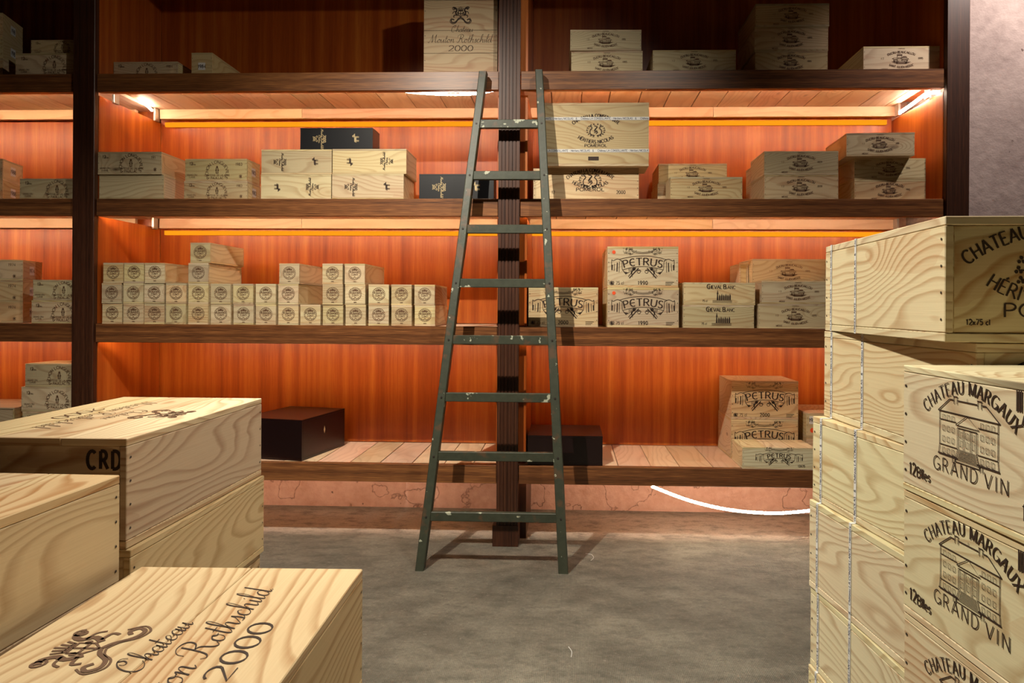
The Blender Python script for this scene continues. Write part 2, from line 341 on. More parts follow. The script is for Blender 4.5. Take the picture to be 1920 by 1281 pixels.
# copperplate script, x-height .42, already upright (slant added by the writer)
S = {
 'C': (.80, [cr([(.74, .80), (.66, .98), (.46, 1.0), (.22, .80), (.10, .45), (.16, .12), (.38, .0), (.62, .10), (.76, .28)]), cr([(.46, 1.0), (.58, .84), (.50, .68), (.36, .70), (.34, .84)])]),
 'M': (1.06, [cr([(-.06, .10), (.0, .0), (.10, .06), (.24, .60), (.34, 1.0)]), [(.34, 1.0), (.44, .02)], cr([(.44, .02), (.6, .5), (.78, 1.0)]), cr([(.78, 1.0), (.80, .3), (.88, .0), (1.0, .06), (1.06, .16)])]),
 'R': (.92, [cr([(.36, .92), (.34, .5), (.26, .10), (.10, .0), (.0, .12)]), cr([(.0, .62), (.02, .84), (.22, 1.0), (.50, 1.0), (.68, .86), (.64, .64), (.40, .52), (.34, .54)]), cr([(.40, .52), (.56, .42), (.66, .10), (.80, .0), (.92, .14)])]),
 'a': (.46, [cr([(.36, .34), (.22, .43), (.06, .30), (.04, .10), (.14, .0), (.28, .08), (.37, .40)]), cr([(.37, .42), (.35, .08), (.40, .0), (.48, .10)])]),
 'c': (.38, [cr([(.32, .34), (.22, .43), (.06, .30), (.05, .08), (.16, .0), (.30, .04), (.40, .14)])]),
 'd': (.48, [cr([(.36, .34), (.22, .43), (.06, .30), (.04, .10), (.14, .0), (.28, .08), (.38, .42)]), cr([(.40, 1.0), (.37, .3), (.36, .08), (.42, .0), (.50, .10)])]),
 'e': (.38, [cr([(.0, .10), (.18, .20), (.30, .34), (.22, .43), (.08, .30), (.06, .08), (.18, .0), (.32, .06), (.40, .14)])]),
 'h': (.50, [cr([(.0, .10), (.16, .5), (.24, .92), (.16, 1.0), (.10, .8), (.08, .3), (.06, .0)]), cr([(.08, .14), (.22, .40), (.34, .38), (.34, .1), (.40, .0), (.50, .10)])]),
 'i': (.24, [cr([(.10, .42), (.08, .08), (.14, .0), (.24, .10)]), [(.14, .60), (.16, .66)]]),
 'l': (.26, [cr([(.0, .10), (.18, .6), (.22, .94), (.14, 1.0), (.09, .7), (.08, .1), (.14, .0), (.26, .10)])]),
 'n': (.52, [cr([(.0, .30), (.08, .42), (.10, .3), (.08, .0)]), cr([(.09, .14), (.24, .41), (.36, .38), (.36, .1), (.42, .0), (.52, .10)])]),
 'o': (.42, [cr([(.22, .42), (.06, .32), (.04, .10), (.16, .0), (.32, .10), (.34, .32), (.22, .42), (.30, .30), (.42, .34)])]),
 's': (.36, [cr([(.0, .10), (.16, .30), (.20, .46), (.24, .20), (.20, .02), (.06, .02)]), cr([(.2, .02), (.28, .04), (.36, .12)])]),
 't': (.30, [cr([(.16, .86), (.10, .3), (.10, .06), (.18, .0), (.30, .12)]), [(.0, .52), (.30, .54)]]),
 'u': (.50, [cr([(.06, .42), (.05, .12), (.12, .0), (.26, .10), (.36, .42)]), cr([(.37, .42), (.35, .08), (.40, .0), (.50, .10)])]),
 '.': (.2, [[(.04, 0), (.07, .05)]]),
}
class Ink:
    def __init__(s): s.v = []; s.f = []
    def quad(s, pts):
        b = len(s.v); s.v += [(p[0], p[1]) for p in pts]; s.f.append(tuple(range(b, b+len(pts))))
    def stroke(s, pts, wd, thin=None, nib=None, closed=False):
        n = len(pts)
        if n < 2: return
        L = []; R = []
        for i, p in enumerate(pts):
            a = pts[i-1] if i > 0 else p; c = pts[i+1] if i < n-1 else p
            dx, dy = c[0]-a[0], c[1]-a[1]; l = math.hypot(dx, dy) or 1e-9; dx /= l; dy /= l
            w_ = wd
            if thin is not None: w_ = thin+(wd-thin)*abs(dx*nib[1]-dy*nib[0]) if nib else wd
            L.append((p[0]-dy*w_/2, p[1]+dx*w_/2)); R.append((p[0]+dy*w_/2, p[1]-dx*w_/2))
        b = len(s.v); s.v += L+R
        for i in range(n-1): s.f.append((b+i, b+n+i, b+n+i+1, b+i+1))
    def blob(s, cx, cy, r, n=8, ry=None):
        s.quad([(cx+r*COS(2*PI*i/n), cy+(ry or r)*SIN(2*PI*i/n)) for i in range(n)])
    def text(s, t, cx, cy, size, weight=.1, thin=None, serif=0.0, track=.12, align='c', bend=None, rot=0.0, script=False, slant=0.0, wx=1.0, alt=None, fit=None):
        """bend=(radius,+1|-1): baseline on a circle; + arches up, - sags"""
        font = S if script else G
        items = []; x = 0
        for ch in t:
            if ch == ' ': x += .42 if not script else .30; continue
            g = (alt or {}).get(ch) or font.get(ch) or G.get(ch)
            if g is None: continue
            sc = 1.0
            items.append((x, g)); x += g[0]*wx+(track if not script else (track if ch.isupper() else 0.0))
        tot = x-track
        if fit: size = fit/tot
        x0 = {'c': -tot/2, 'l': 0, 'r': -tot}[align]
        ca, sa = COS(rot), SIN(rot)
        def mp(gx, gy):
            gx = gx+slant*gy
            a = gx*size; yy = gy*size
            if bend:
                R, sg = bend
                if sg > 0: return (cx+(R+yy)*SIN(a/R), cy-R+(R+yy)*COS(a/R))
                return (cx+(R-yy)*SIN(a/R), cy+R-(R-yy)*COS(a/R))
            return (cx+a*ca-yy*sa, cy+a*sa+yy*ca)
        nibv = (1, 0)
        for gx, (gw, strokes) in items:
            for st_ in strokes:
                pts = [(x0+gx+p[0]*wx, p[1]) for p in st_]
                # width in glyph space
                n = len(pts); L = []; R = []
                for i, p in enumerate(pts):
                    a = pts[i-1] if i > 0 else p; c = pts[i+1] if i < n-1 else p
                    dx, dy = c[0]-a[0], c[1]-a[1]; l = math.hypot(dx, dy) or 1e-9; dx /= l; dy /= l
                    if thin is None: w_ = weight
                    elif script: w_ = thin+(weight-thin)*max(0.0, -(dy))**1.0 if dy < 0 else thin
                    else: w_ = thin+(weight-thin)*abs(dy)
                    L.append(mp(p[0]-dy*w_/2, p[1]+dx*w_/2)); R.append(mp(p[0]+dy*w_/2, p[1]-dx*w_/2))
                b = len(s.v); s.v += L+R
                for i in range(n-1): s.f.append((b+i, b+n+i, b+n+i+1, b+i+1))
                if serif and not script:
                    for e, q in ((pts[0], pts[1]), (pts[-1], pts[-2])):
                        dy = abs(e[1]-q[1]); dx = abs(e[0]-q[0])
                        if dy > dx and (e[1] < .02 or e[1] > .98):
                            yy = e[1]; th = serif*.32; y0 = yy if yy < .5 else yy-th
                            s.quad([mp(e[0]-serif, y0), mp(e[0]+serif, y0), mp(e[0]+serif, y0+th), mp(e[0]-serif, y0+th)])
                        elif dx > dy and abs(q[0]-e[0]) > .2 and (e[1] < .02 or e[1] > .98) and e[0] > q[0]:
                            sgn = 1 if e[1] < .5 else -1; th = serif*.32
                            s.quad([mp(e[0]-th, e[1]), mp(e[0], e[1]), mp(e[0], e[1]+sgn*serif*1.2), mp(e[0]-th, e[1]+sgn*serif*1.2)])
    def mesh(s, name, mat):
        me = bpy.data.meshes.new(name); me.from_pydata([(a, b, 0) for a, b in s.v], [], s.f)
        me.materials.append(mat); me.update(); return me

def curl(k, cx, cy, r, a0, a1, wd, shrink=.5, n=14):
    pts = []
    for i in range(n):
        t = i/(n-1); a = math.radians(a0+(a1-a0)*t); rr = r*(1-shrink*t)
        pts.append((cx+rr*COS(a), cy+rr*SIN(a)))
    k.stroke(pts, wd)
def ram(k, cx, cy, s, rot=0.0, flip=1):
    c, sn = COS(rot), SIN(rot)
    def T(p): x, y = p[0]*flip*s, p[1]*s; return (cx+x*c-y*sn, cy+x*sn+y*c)
    k.quad([T(p) for p in ((-.5, -.05), (-.45, .28), (.3, .32), (.42, -.05))])       # body
    k.quad([T(p) for p in ((.3, .32), (.22, .05), (.62, .2), (.6, .5), (.42, .56))]) # neck, head
    k.quad([T(p) for p in ((.58, .46), (.56, .22), (.82, .16), (.84, .26))])
    for x in (-.46, -.3, .16, .32): k.quad([T(p) for p in ((x, 0), (x+.1, 0), (x+.06, -.5), (x, -.5))])
    k.stroke([T(p) for p in arc(.42, .46, .15, .15, 0, 250, 7)], s*.07)
    k.stroke([T(p) for p in ((-.48, .24), (-.6, .05), (-.56, -.1))], s*.06)
def mouton_crest(k, cx, cy, s):
    """two rearing supporters around a shield over a looped ribbon"""
    w_ = s*.035
    for sg in (-1, 1):
        k.stroke([(cx+sg*x*s, cy+y*s) for x, y in cr([(.16, -.04), (.26, .1), (.2, .24), (.28, .36), (.38, .33)])], s*.08)
        k.stroke([(cx+sg*x*s, cy+y*s) for x, y in cr([(.2, .18), (.36, .16), (.42, .06)])], w_)
        k.stroke([(cx+sg*x*s, cy+y*s) for x, y in cr([(.2, .0), (.36, -.04), (.34, -.14)])], w_*1.3)
        curl(k, cx+sg*.36*s, cy+.34*s, s*.09, 0, sg*400, w_)
        k.stroke([(cx+sg*x*s, cy+y*s) for x, y in cr([(.0, -.14), (.12, -.2), (.26, -.36), (.42, -.4), (.5, -.3), (.42, -.22), (.34, -.28)])], w_*1.6)
        k.stroke([(cx+sg*x*s, cy+y*s) for x, y in cr([(.0, -.20), (.14, -.27), (.26, -.42), (.44, -.46), (.56, -.32), (.46, -.16)])], w_*.8)
        k.blob(cx+sg*.14*s, cy+.1*s, s*.045)
    k.stroke([(cx+x*s, cy+y*s) for x, y in ((-.12, .2), (.12, .2), (.12, .0), (0, -.12), (-.12, .0), (-.12, .2))], w_)
    k.stroke([(cx, cy+.2*s), (cx, cy-.12*s)], w_); k.stroke([(cx-.12*s, cy+.06*s), (cx+.12*s, cy+.06*s)], w_)
    for i in range(-2, 3): k.stroke([(cx+i*.05*s, cy+.24*s), (cx+i*.075*s, cy+(.42-.03*abs(i))*s)], w_)
    k.stroke([(cx-.12*s, cy+.24*s), (cx+.12*s, cy+.24*s)], w_)
def castle(k, cx, cy, s):
    w_ = s*.02
    def q(x0, y0, x1, y1): k.stroke([(cx+x0*s, cy+y0*s), (cx+x1*s, cy+y0*s), (cx+x1*s, cy+y1*s), (cx+x0*s, cy+y1*s), (cx+x0*s, cy+y0*s)], w_)
    q(-.22, -.08, .02, .22)
    k.quad([(cx+x*s, cy+y*s) for x, y in ((-.25, .2), (.05, .2), (.03, .26), (-.23, .26))])
    for i in range(4): k.quad([(cx+(-.24+i*.08)*s+x*s, cy+y*s) for x, y in ((0, .26), (.03, .26), (.03, .31), (0, .31))])
    for x in (-.17, -.1, -.04):
        k.quad([(cx+(x+a)*s, cy+b*s) for a, b in ((0, 0), (.03, 0), (.03, .12), (0, .12))])
    q(.02, -.08, .3, .1); q(-.42, -.1, -.22, .08)
    for i in range(5): k.quad([(cx+(.05+i*.05)*s+a*s, cy+b*s) for a, b in ((0, -.04), (.025, -.04), (.025, .05), (0, .05))])
    for i in range(3): k.quad([(cx+(-.39+i*.055)*s+a*s, cy+b*s) for a, b in ((0, -.06), (.03, -.06), (.03, .03), (0, .03))])
    k.quad([(cx+x*s, cy+y*s) for x, y in ((.02, .1), (.3, .1), (.24, .17), (.08, .17))])
    rr = random.Random(3)
    for i in range(26):
        x = rr.choice((-1, 1))*rr.uniform(.15, .5); k.blob(cx+x*s, cy+(rr.uniform(-.16, .05) if abs(x) > .3 else rr.uniform(-.2, -.08))*s, s*rr.uniform(.015, .04), 5)
    for i in range(5): k.stroke([(cx+(-.5+i*.06)*s, cy+(-.14-i*.025)*s), (cx+(.5-i*.06)*s, cy+(-.14-i*.025)*s)], w_*.8)

def mk_long(w, h, year):
    k = Ink(); R = h*.42; cx = .02*w
    k.text('PICHON LONGUEVILLE', cx, h*.30, h*.135, .14, bend=(R, 1), track=.16)
    cy = -h*.02
    k.stroke([(cx-.05*h, cy-.14*h), (cx-.05*h, cy+.10*h), (cx+.05*h, cy+.10*h), (cx+.05*h, cy-.14*h), (cx-.05*h, cy-.14*h)], h*.02)
    for i in range(5): k.stroke([(cx-.07*h, cy+(-.12+i*.055)*h), (cx+.07*h, cy+(-.12+i*.055)*h)], h*.016)
    k.blob(cx, cy+.16*h, h*.05); k.blob(cx-.06*h, cy+.0*h, h*.03); k.blob(cx+.06*h, cy+.0*h, h*.03)
    k.text('COMTESSE DE LALANDE', cx, -h*.29, h*.085, .13); k.text('PAUILLAC', cx, -h*.43, h*.105, .15)
    k.text('12', -w*.40, h*.22, h*.14, .2); k.text('Btles', -w*.36, h*.22, h*.08, .14)
    k.text('GRAND CRU', -w*.385, -h*.27, h*.07, .13); k.text('CLASSE', -w*.385, -h*.37, h*.07, .13)
    k.text(year, w*.37, h*.2, h*.125, .15); k.blob(w*.40, -h*.30, h*.05); k.stroke(arc(w*.40, -h*.30, h*.075, h*.075, 20, 330), h*.015)
    return k
def mk_beau(w, h, year):
    k = Ink(); s = min(h, .12)
    k.text('DUCRU-BEAUCAILLOU', 0, s*.25, s*.10, .2, bend=(.16, 1), track=.14, fit=.128); k.text('CHATEAU', 0, s*.40, s*.06, .14, fit=.03)
    castle(k, 0, 0.0, s*.72)
    k.text('SAINT-JULIEN-MEDOC', 0, -s*.34, s*.08, .2, bend=(.15, -1), fit=.118)
    k.text('1 2', -w*.25, 0, s*.07, .15); k.text(year, w*.25, 0, s*.075, .17); k.text('MEDOC', -w*.22, -s*.42, s*.06, .18)
    return k
def mk_petrus(w, h, year, foot=True):
    k = Ink(); W = w; y0 = h*.06; t = min(h, .17)
    alt = {'E': G['e_unc']}
    k.text('PETRUS', 0, y0-.02*t, t*.20, .19, .10, .05, .16, wx=1.15, bend=(w*.95, 1), alt=alt)
    a = w*.30; R = w*.95
    def ar(off, x0, x1, n=14): return [((R+off)*SIN(x/R), y0-R+(R+off)*COS(x/R)) for x in [x0+(x1-x0)*i/(n-1) for i in range(n)]]
    for off in (-.06*t, .24*t): k.stroke(ar(off, -a, a), t*.014)
    for sg in (-1, 1):
        k.stroke([(sg*x*w, y0+y*t) for x, y in ((.30, .12), (.29, -.14), (.24, -.26), (.19, -.22), (.2, -.12))], t*.014)
        for j, x in enumerate((.33, .36, .40, .43)):
            k.stroke([(sg*x*w, y0+(.08-.03*j)*t), (sg*(x+.005)*w, y0+(-.22+.02*j)*t)], t*(.03 if j % 2 else .014))
        k.stroke([(sg*x*w, y0+y*t) for x, y in cr([(.30, .10), (.36, .15), (.42, .10), (.44, .12), (.44, -.16)])], t*.016)
        k.quad([(sg*x*w, y0+y*t) for x, y in ((.29, -.16), (.24, -.28), (.21, -.22), (.27, -.2))])
        # keys
        k.stroke([(sg*.06*w, y0-.10*t), (sg*.19*w, y0-.38*t)], t*.03); k.stroke([(sg*.10*w, y0-.08*t), (sg*.205*w, y0-.34*t)], t*.016)
        k.stroke([(sg*.02*w+0, y0-.36*t+.0), (sg*.02*w, y0-.36*t)], t*.01)
        for j in range(6): k.stroke([(sg*(.09+.02*j)*w, y0-.10*t), (sg*(.17-.005*j)*w, y0-(.20+.03*j)*t)], t*.012)
        k.blob(sg*.125*w, y0-.13*t, t*.045); curl(k, sg*.055*w, y0-.20*t, t*.06, 0, 500, t*.014)
        rr = random.Random(5)
        for j in range(46):
            x = sg*rr.gauss(.19, .032)*w; y = y0+rr.uniform(.27, .46)*t
            k.stroke(arc(x, y, t*.02, t*.017, rr.uniform(0, 200), rr.uniform(200, 420), 5), t*.007)
    for j in range(3): k.stroke([(x*w, y0+(.34-.022*j+2.5*x*x)*t) for x in (-.14, -.07, 0, .07, .14)], t*.007)
    if foot:
        k.blob(-w*.44, -h*.40, h*.035); k.stroke(arc(-w*.44, -h*.4, h*.05, h*.05, 0, 360, 9), h*.01)
        k.text('12 75 cl', -w*.36, -h*.43, h*.075, .12); k.text(year, 0, -h*.43, h*.085, .2, track=.2)
        for j in range(3): k.stroke([(w*.32, -h*(.37+.035*j)), (w*(.44-.02*j), -h*(.37+.035*j))], h*.012)
    else:
        k.text('12X75', w*.42, -h*.40, h*.10, .2)
    return k
def mk_cheval(w, h):
    k = Ink(); k.text('C', -w*.15, h*.22, h*.20, .22, .12, align='c'); k.text('HEVAL', -w*.055, h*.22, h*.15, .2, .12, .05)
    k.text('B', w*.075, h*.22, h*.19, .2, .12); k.text('LANC', w*.155, h*.22, h*.14, .16, .1, .05)
    k.quad([(x*h, y*h) for x, y in ((-.12, -.28), (-.04, -.28), (-.06, -.02), (-.10, -.02))]); k.quad([(x*h, y*h) for x, y in ((-.12, -.02), (-.04, -.02), (-.08, .18))])
    for i in range(6):
        x = -.02+.09*i; k.quad([(x*h, -.28*h), ((x+.07)*h, -.28*h), ((x+.07)*h, (-.12+.03*(i % 2))*h), ((x+.035)*h, (-.02+.03*(i % 2))*h), (x*h, -.12*h)])
    for i in range(3): k.stroke([(-.3*h, (-.3-.04*i)*h), (.56*h, (-.3-.04*i)*h)], h*.012)
    k.text('6 75 cl', -w*.21, -h*.36, h*.09, .16); return k
def mk_cons(q=1.0, vy=1.0, cr_=1.0, heavy=1.0):
    """q = scale, vy = vertical spread of the lines, cr_ = crest scale"""
    k = Ink(); e = heavy
    k.text('CHATEAU LA CONSEILLANTE', 0, .064*q*vy, .0165, .17*e, .09*e, .09, .12, bend=(.22*q, 1), wx=.85, fit=.282*q)
    cx_, cy, H = 0, .012*q*vy, .26*q*cr_
    for sg in (-1, 1):
        k.stroke([(sg*x*H, cy+y*H*.8) for x, y in cr([(.03, -.18), (.14, -.13), (.15, 0), (.10, .08), (.16, .16)])], H*.018*e)
        for i in range(9):
            a = math.radians(-75+i*19); x = sg*.24*H*COS(a); y = cy+.17*H*SIN(a)
            k.stroke([(x*.78, cy+(y-cy)*.75), (x, y)], H*.007)
            for q_ in ((0, .014), (.012, -.008), (-.012, -.008)): k.blob(x+q_[0]*H, y+q_[1]*H, H*.011, 6)
    k.stroke([(x*H, cy+y*H*.8) for x, y in cr([(-.04, .15), (.03, .12), (.0, .04), (-.04, -.02), (.05, -.06), (.0, -.12)])], H*.022)
    k.stroke([(x*H, cy+y*H*.8) for x, y in cr([(.05, .12), (-.03, .02), (.04, -.02), (-.05, -.09)])], H*.016)
    k.text('HÉRITIERS NICOLAS', 0, -.040*q*vy, .0105, .15*e, .09*e, .06, .12, bend=(.20*q, -1), fit=.225*q)
    k.text('POMEROL', 0, -.050*q*vy-.004, .011, .16*e, .09*e, .06, .2, wx=1.5, fit=.165*q*(.8 if vy > 1 else 1))
    return k
def mk_rc():
    k = Ink(); R = .031
    k.stroke(arc(0, .003, R, R, 0, 360, 25), .0014); k.stroke(arc(0, .003, R*.72, R*.72, 20, 160, 11), .0012)
    for i in range(22):
        a = 2*PI*i/22; k.stroke([(R*.78*COS(a), .003+R*.78*SIN(a)), (R*.95*COS(a+.1), .003+R*.95*SIN(a+.1))], .0024)
    k.text('ROMANEE', 0, .004, .0085, .2); k.text('CONTI', 0, -.008, .0085, .2); k.blob(0, .021, .006); k.blob(-.009, .018, .004); k.blob(.009, .018, .004)
    k.stroke(arc(-.009, -.014, .008, .006, 160, 380, 8), .0018); k.stroke(arc(.009, -.014, .008, .006, 160, 380, 8), .0018)
    k.text('1995', 0, -.041, .0055, .2); return k
def mk_mouton_side(w, h, flip=1, text=True):
    k = Ink(); r = PI/2*(-flip)
    ram(k, flip*w*.27, 0, h*.22, PI/2*flip, 1)
    x = -flip*w*.22
    k.text('Mouton Rothschild', x+flip*.003, 0, .01, .16, .10, script=True, rot=r, slant=.2, track=.05, fit=h*.72)
    k.text('Chateau', x-flip*.009+flip*.0, 0, .01, .16, .10, script=True, rot=r, slant=.2, fit=h*.28)
    k.text('2000', x+flip*.014, 0, .01, .2, rot=r, fit=h*.26)
    kk = Ink(); mouton_crest(kk, 0, 0, h*.2)
    for f in kk.f:
        b = len(k.v); k.v += [(x-flip*.026+(kk.v[i][1])*-flip, kk.v[i][0]) for i in f]; k.f.append(tuple(range(b, b+len(f))))
    return k
def mk_mouton_lid(q=1.0, year='2000', crest=True):
    k = Ink()
    if crest is True: mouton_crest(k, 0, .085*q, .105*q)
    if crest == 'only': mouton_crest(k, 0, .080*q, .10*q); return k
    k.text('Chateau', .005*q, -.008*q, .03, .06, .026, script=True, slant=.25, track=.03, fit=.122*q)
    k.text('Mouton Rothschild.', 0, -.066*q, .04, .06, .024, script=True, slant=.25, track=.02, fit=.352*q)
    k.text(year, 0, -.112*q, .027, .15, .045, slant=.10, wx=1.75, fit=.136*q)
    return k
def mk_margaux(year='1999'):
    k = Ink()
    k.text('CHATEAU MARGAUX', .0, .0625, .018, .14, .065, .10, .17, bend=(.112, 1), wx=.85, fit=.174)
    s = .150; bx, by = 0.0, .0125; lw = .0011
    def P(x, y): return (bx+x*s, by+y*s)
    def ln(*p, wd=1.0): k.stroke([P(*q) for q in p], lw*wd)
    ln((-.35, -.12), (-.35, .16)); ln((.35, -.12), (.35, .16))
    ln((-.37, .16), (.37, .16), wd=1.4); ln((-.37, .16), (-.22, .27), wd=1.4); ln((.37, .16), (.22, .27), wd=1.4); ln((-.22, .27), (-.17, .27), wd=1.4); ln((-.12, .27), (.12, .27), wd=1.4); ln((.17, .27), (.22, .27), wd=1.4)
    for x in (-.145, .145): ln((x-.02, .24), (x-.02, .30)); ln((x+.02, .24), (x+.02, .30)); ln((x-.028, .30), (x+.028, .30)); 
    ln((0, .27), (0, .30), wd=.6)
    ln((-.35, .09), (-.13, .09)); ln((.13, .09), (.35, .09)); ln((-.35, -.12), (-.12, -.12)); ln((.12, -.12), (.35, -.12))
    ln((-.37, -.20), (-.12, -.20), wd=2); ln((.12, -.20), (.37, -.20), wd=2); ln((-.35, -.12), (-.36, -.20)); ln((.35, -.12), (.36, -.20))
    ln((-.14, .07), (0, .16), (.14, .07), (-.14, .07)); ln((-.12, .05), (.12, .05))
    for x in (-.12, -.105, -.05, -.035, .035, .05, .105, .12): ln((x, .05), (x, -.12), wd=.7)
    for c_ in range(3):
        for sg in (-1, 1):
            x = sg*(.175+.06*c_)
            for y in (.11, .02, -.07, -.165):
                ln((x-.016, y-.02), (x+.016, y-.02), (x+.016, y+.022), (x-.016, y+.022), (x-.016, y-.02), wd=.7)
    for x in (-.078, 0, .078):
        for y in (.0, -.07): ln((x-.014, y-.025), (x+.014, y-.025), (x+.014, y+.025), (x-.014, y+.025), (x-.014, y-.025), wd=.7)
    for i in range(8): ln((-.10-.004*i, -.125-.012*i), (.10+.004*i, -.125-.012*i), wd=.6)
    ln((-.11, -.12), (-.15, -.23)); ln((.11, -.12), (.15, -.23)); ln((-.15, -.23), (.15, -.23))
    for sg in (-1, 1): ln((sg*.15, -.25), (sg*.15, -.19), (sg*.18, -.19), (sg*.18, -.25))
    k.text('GRAND VIN', .002, -.040, .016, .085, track=.30, fit=.134)
    k.text('12', -.119, -.0605, .0165, .15, align='l', wx=.8); k.text('Blles', -.1015, -.0605, .015, .14, align='l', track=.1, fit=.030)
    k.text(year, .103, -.060, .018, .17, wx=.8)
    for i in range(12):
        if i % 4 != 3: k.quad([(.080+i*.0032, .055), (.080+i*.0032+.0022, .055), (.080+i*.0032+.0022, .078), (.080+i*.0032, .078)])
    k.text('A M', .098, .042, .010, .2, wx=.8)
    return k

FR = {'front': Matrix(((1, 0, 0), (0, 0, -1), (0, 1, 0))), 'left': Matrix(((0, 0, -1), (-1, 0, 0), (0, 1, 0))),
      'right': Matrix(((0, 0, 1), (1, 0, 0), (0, 1, 0))), 'top': Matrix(((1, 0, 0), (0, 1, 0), (0, 0, 1)))}
def stick(me, name, root, side, w, d, h, off=0.0006, uv=(0, 0), spin=0.0, label=None):
    o = obj(name, me, root, label=label)
    Mx = FR[side]
    n = Mx @ Vector((0, 0, 1)); base = Vector((n.x*w/2, n.y*d/2, h/2+n.z*h/2)) + n*off + (Mx @ Vector((uv[0], uv[1], 0)))
    o.matrix_local = Matrix.Translation(base) @ (Mx @ Matrix.Rotation(spin, 3, 'Z')).to_4x4()
    return o

# ------------------------------------------------------------------ crates
_cache = {}
def crate(label, x, y, z, w, d, h, rz=0.0, style='front', mat='pine', t=None, lid=1, lid_axis=0, nails=True, name='wine_crate', group=None, bev=0.0, cat='crate', dark=None):
    """x,y = centre, z = bottom.  style 'front': full-width front board; 'side': side boards cover the ends."""
    t = t or (0.011 if h > .14 else 0.008)
    root = empty(name, (x, y, z), rz, label, cat, group)
    key = (round(w, 4), round(d, 4), round(h, 4), style, mat, lid, lid_axis, nails, bev)
    if key not in _cache:
        mt = M[mat]; g = .0006; L = []
        L.append(('base', box_me('base', -w/2, w/2, -d/2, d/2, 0, t, 0, mt, bev)))
        if style == 'front':
            for nm, a, b_ in (('front_board', -d/2, -d/2+t), ('back_board', d/2-t, d/2)):
                L.append((nm, box_me(nm, -w/2+.0004, w/2-.0004, a+.0004, b_-.0004, t+g, h-t-g, 0, mt, bev)))
            for a, b_ in ((-w/2, -w/2+t), (w/2-t, w/2)):
                L.append(('side_board', box_me('side_board', a+.0004, b_-.0004, -d/2+t+g, d/2-t-g, t+g, h-t-g, 1, mt, bev)))
        else:
            for nm, a, b_ in (('front_board', -d/2+.003, -d/2+.003+t), ('back_board', d/2-.003-t, d/2-.003)):
                L.append((nm, box_me(nm, -w/2+t+g, w/2-t-g, a, b_, t+g, h-t-g, 0, mt, bev)))
            for a, b_ in ((-w/2, -w/2+t), (w/2-t, w/2)):
                L.append(('side_board', box_me('side_board', a+.0004, b_-.0004, -d/2, d/2, t+g, h-t-g, 1, mt, bev)))
        for i in range(lid):
            if lid == 1: L.append(('lid', box_me('lid', -w/2, w/2, -d/2, d/2, h-t, h-.0003, 0 if w > d else 1, mt, bev)))
            elif lid_axis == 0:  # seams run along x
                a, b_ = -d/2+d*i/lid, -d/2+d*(i+1)/lid
                L.append(('lid_plank', box_me('lid_plank', -w/2, w/2, a+.0005, b_-.0005, h-t, h-.0003, 0, mt, bev)))
            else:
                a, b_ = -w/2+w*i/lid, -w/2+w*(i+1)/lid
                L.append(('lid_plank', box_me('lid_plank', a+.0005, b_-.0005, -d/2, d/2, h-t, h-.0003, 1, mt, bev)))
        if nails:
            bm = bmesh.new(); rn = .0016 if h < .15 else .0022
            def dot(c, n):
                n = Vector(n); q = n.to_track_quat('Z', 'Y').to_matrix()
                vs = [bm.verts.new(Vector(c)+n*.0005+q @ Vector((rn*COS(a), rn*SIN(a), 0))) for a in [2*PI*i/6 for i in range(6)]]
                bm.faces.new(vs)
            nz = 3 if h < .15 else 4
            for i in range(nz):
                zz = t+(h-2*t)*(i+.5)/nz
                for sx in (-1, 1):
                    if style == 'front':
                        dot((sx*(w/2-t*.55), -d/2, zz), (0, -1, 0))
                    else:
                        for sy in (-1, 1): dot((sx*w/2, sy*(d/2-t*.55-.002), zz), (sx, 0, 0))
            me = finish(bm, 'nails', 0, M['nail']); L.append(('nails', me))
        _cache[key] = L
    for nm, me in _cache[key]:
        o = obj(nm, me, root)
        if nm == 'nails': o['kind'] = 'stuff'
    return root
_ink = {}
def print_on(root, key, maker, side, w, d, h, mat='ink_soft', name='printed_mark', **kw):
    if key not in _ink: _ink[key] = maker().mesh(name, M[mat])
    return stick(_ink[key], name, root, side, w, d, h, **kw)
def sticker(root, side, w, d, h, uv, sw, sh, mat='white', txt=None, dotr=None):
    k = Ink()
    if dotr: k.blob(0, 0, dotr, 14)
    else: k.quad([(-sw/2, -sh/2), (sw/2, -sh/2), (sw/2, sh/2), (-sw/2, sh/2)])
    o = stick(k.mesh('sticker', M[mat]), 'sticker', root, side, w, d, h, off=.0007, uv=uv, label='orange dot sticker' if dotr else 'white price sticker')
    if txt:
        t = Ink(); t.text(txt, 0, -sh*.22, sh*.42, .2)
        s2 = obj('sticker_print', t.mesh('sticker_print', M['ink']), o, (0, 0, .0003))

# ------------------------------------------------------------------ structure of the cellar
Z2, Z2B, Z3, Z3B, Z4, Z4B, Z5, Z5B = 2.2467, 2.159, 1.6425, 1.5594, 1.0362, 0.9474, 0.3779, 0.2921
XL, XR, DEP = -2.2848, 1.7419, 0.5242
XM0 = atY(934, 500, 0).x; XM1 = atY(973.5, 500, 0).x
XLL = atY(138, 500, 0).x; XRR = atY(1815, 300, 0).x
RX0, RX1, RY0 = -4.3, 3.3, -5.2
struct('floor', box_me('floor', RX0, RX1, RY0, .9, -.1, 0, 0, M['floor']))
struct('ceiling', box_me('ceiling', RX0, RX1, RY0, .9, 3.25, 3.35, 0, M['ceil']))
struct('wall_back', box_me('wall_back', RX0, RX1, DEP+.06, .9, 0, 3.25, 0, M['plaster_pink']))
struct('wall_left', box_me('wall_left', RX0-.1, RX0, RY0, .9, 0, 3.25, 0, M['ceil']))
struct('wall_right', box_me('wall_right', RX1, RX1+.1, RY0, .9, 0, 3.25, 0, M['ceil']))
struct('wall_front', box_me('wall_front', RX0, RX1, RY0-.1, RY0, 0, 3.25, 0, M['ceil']))
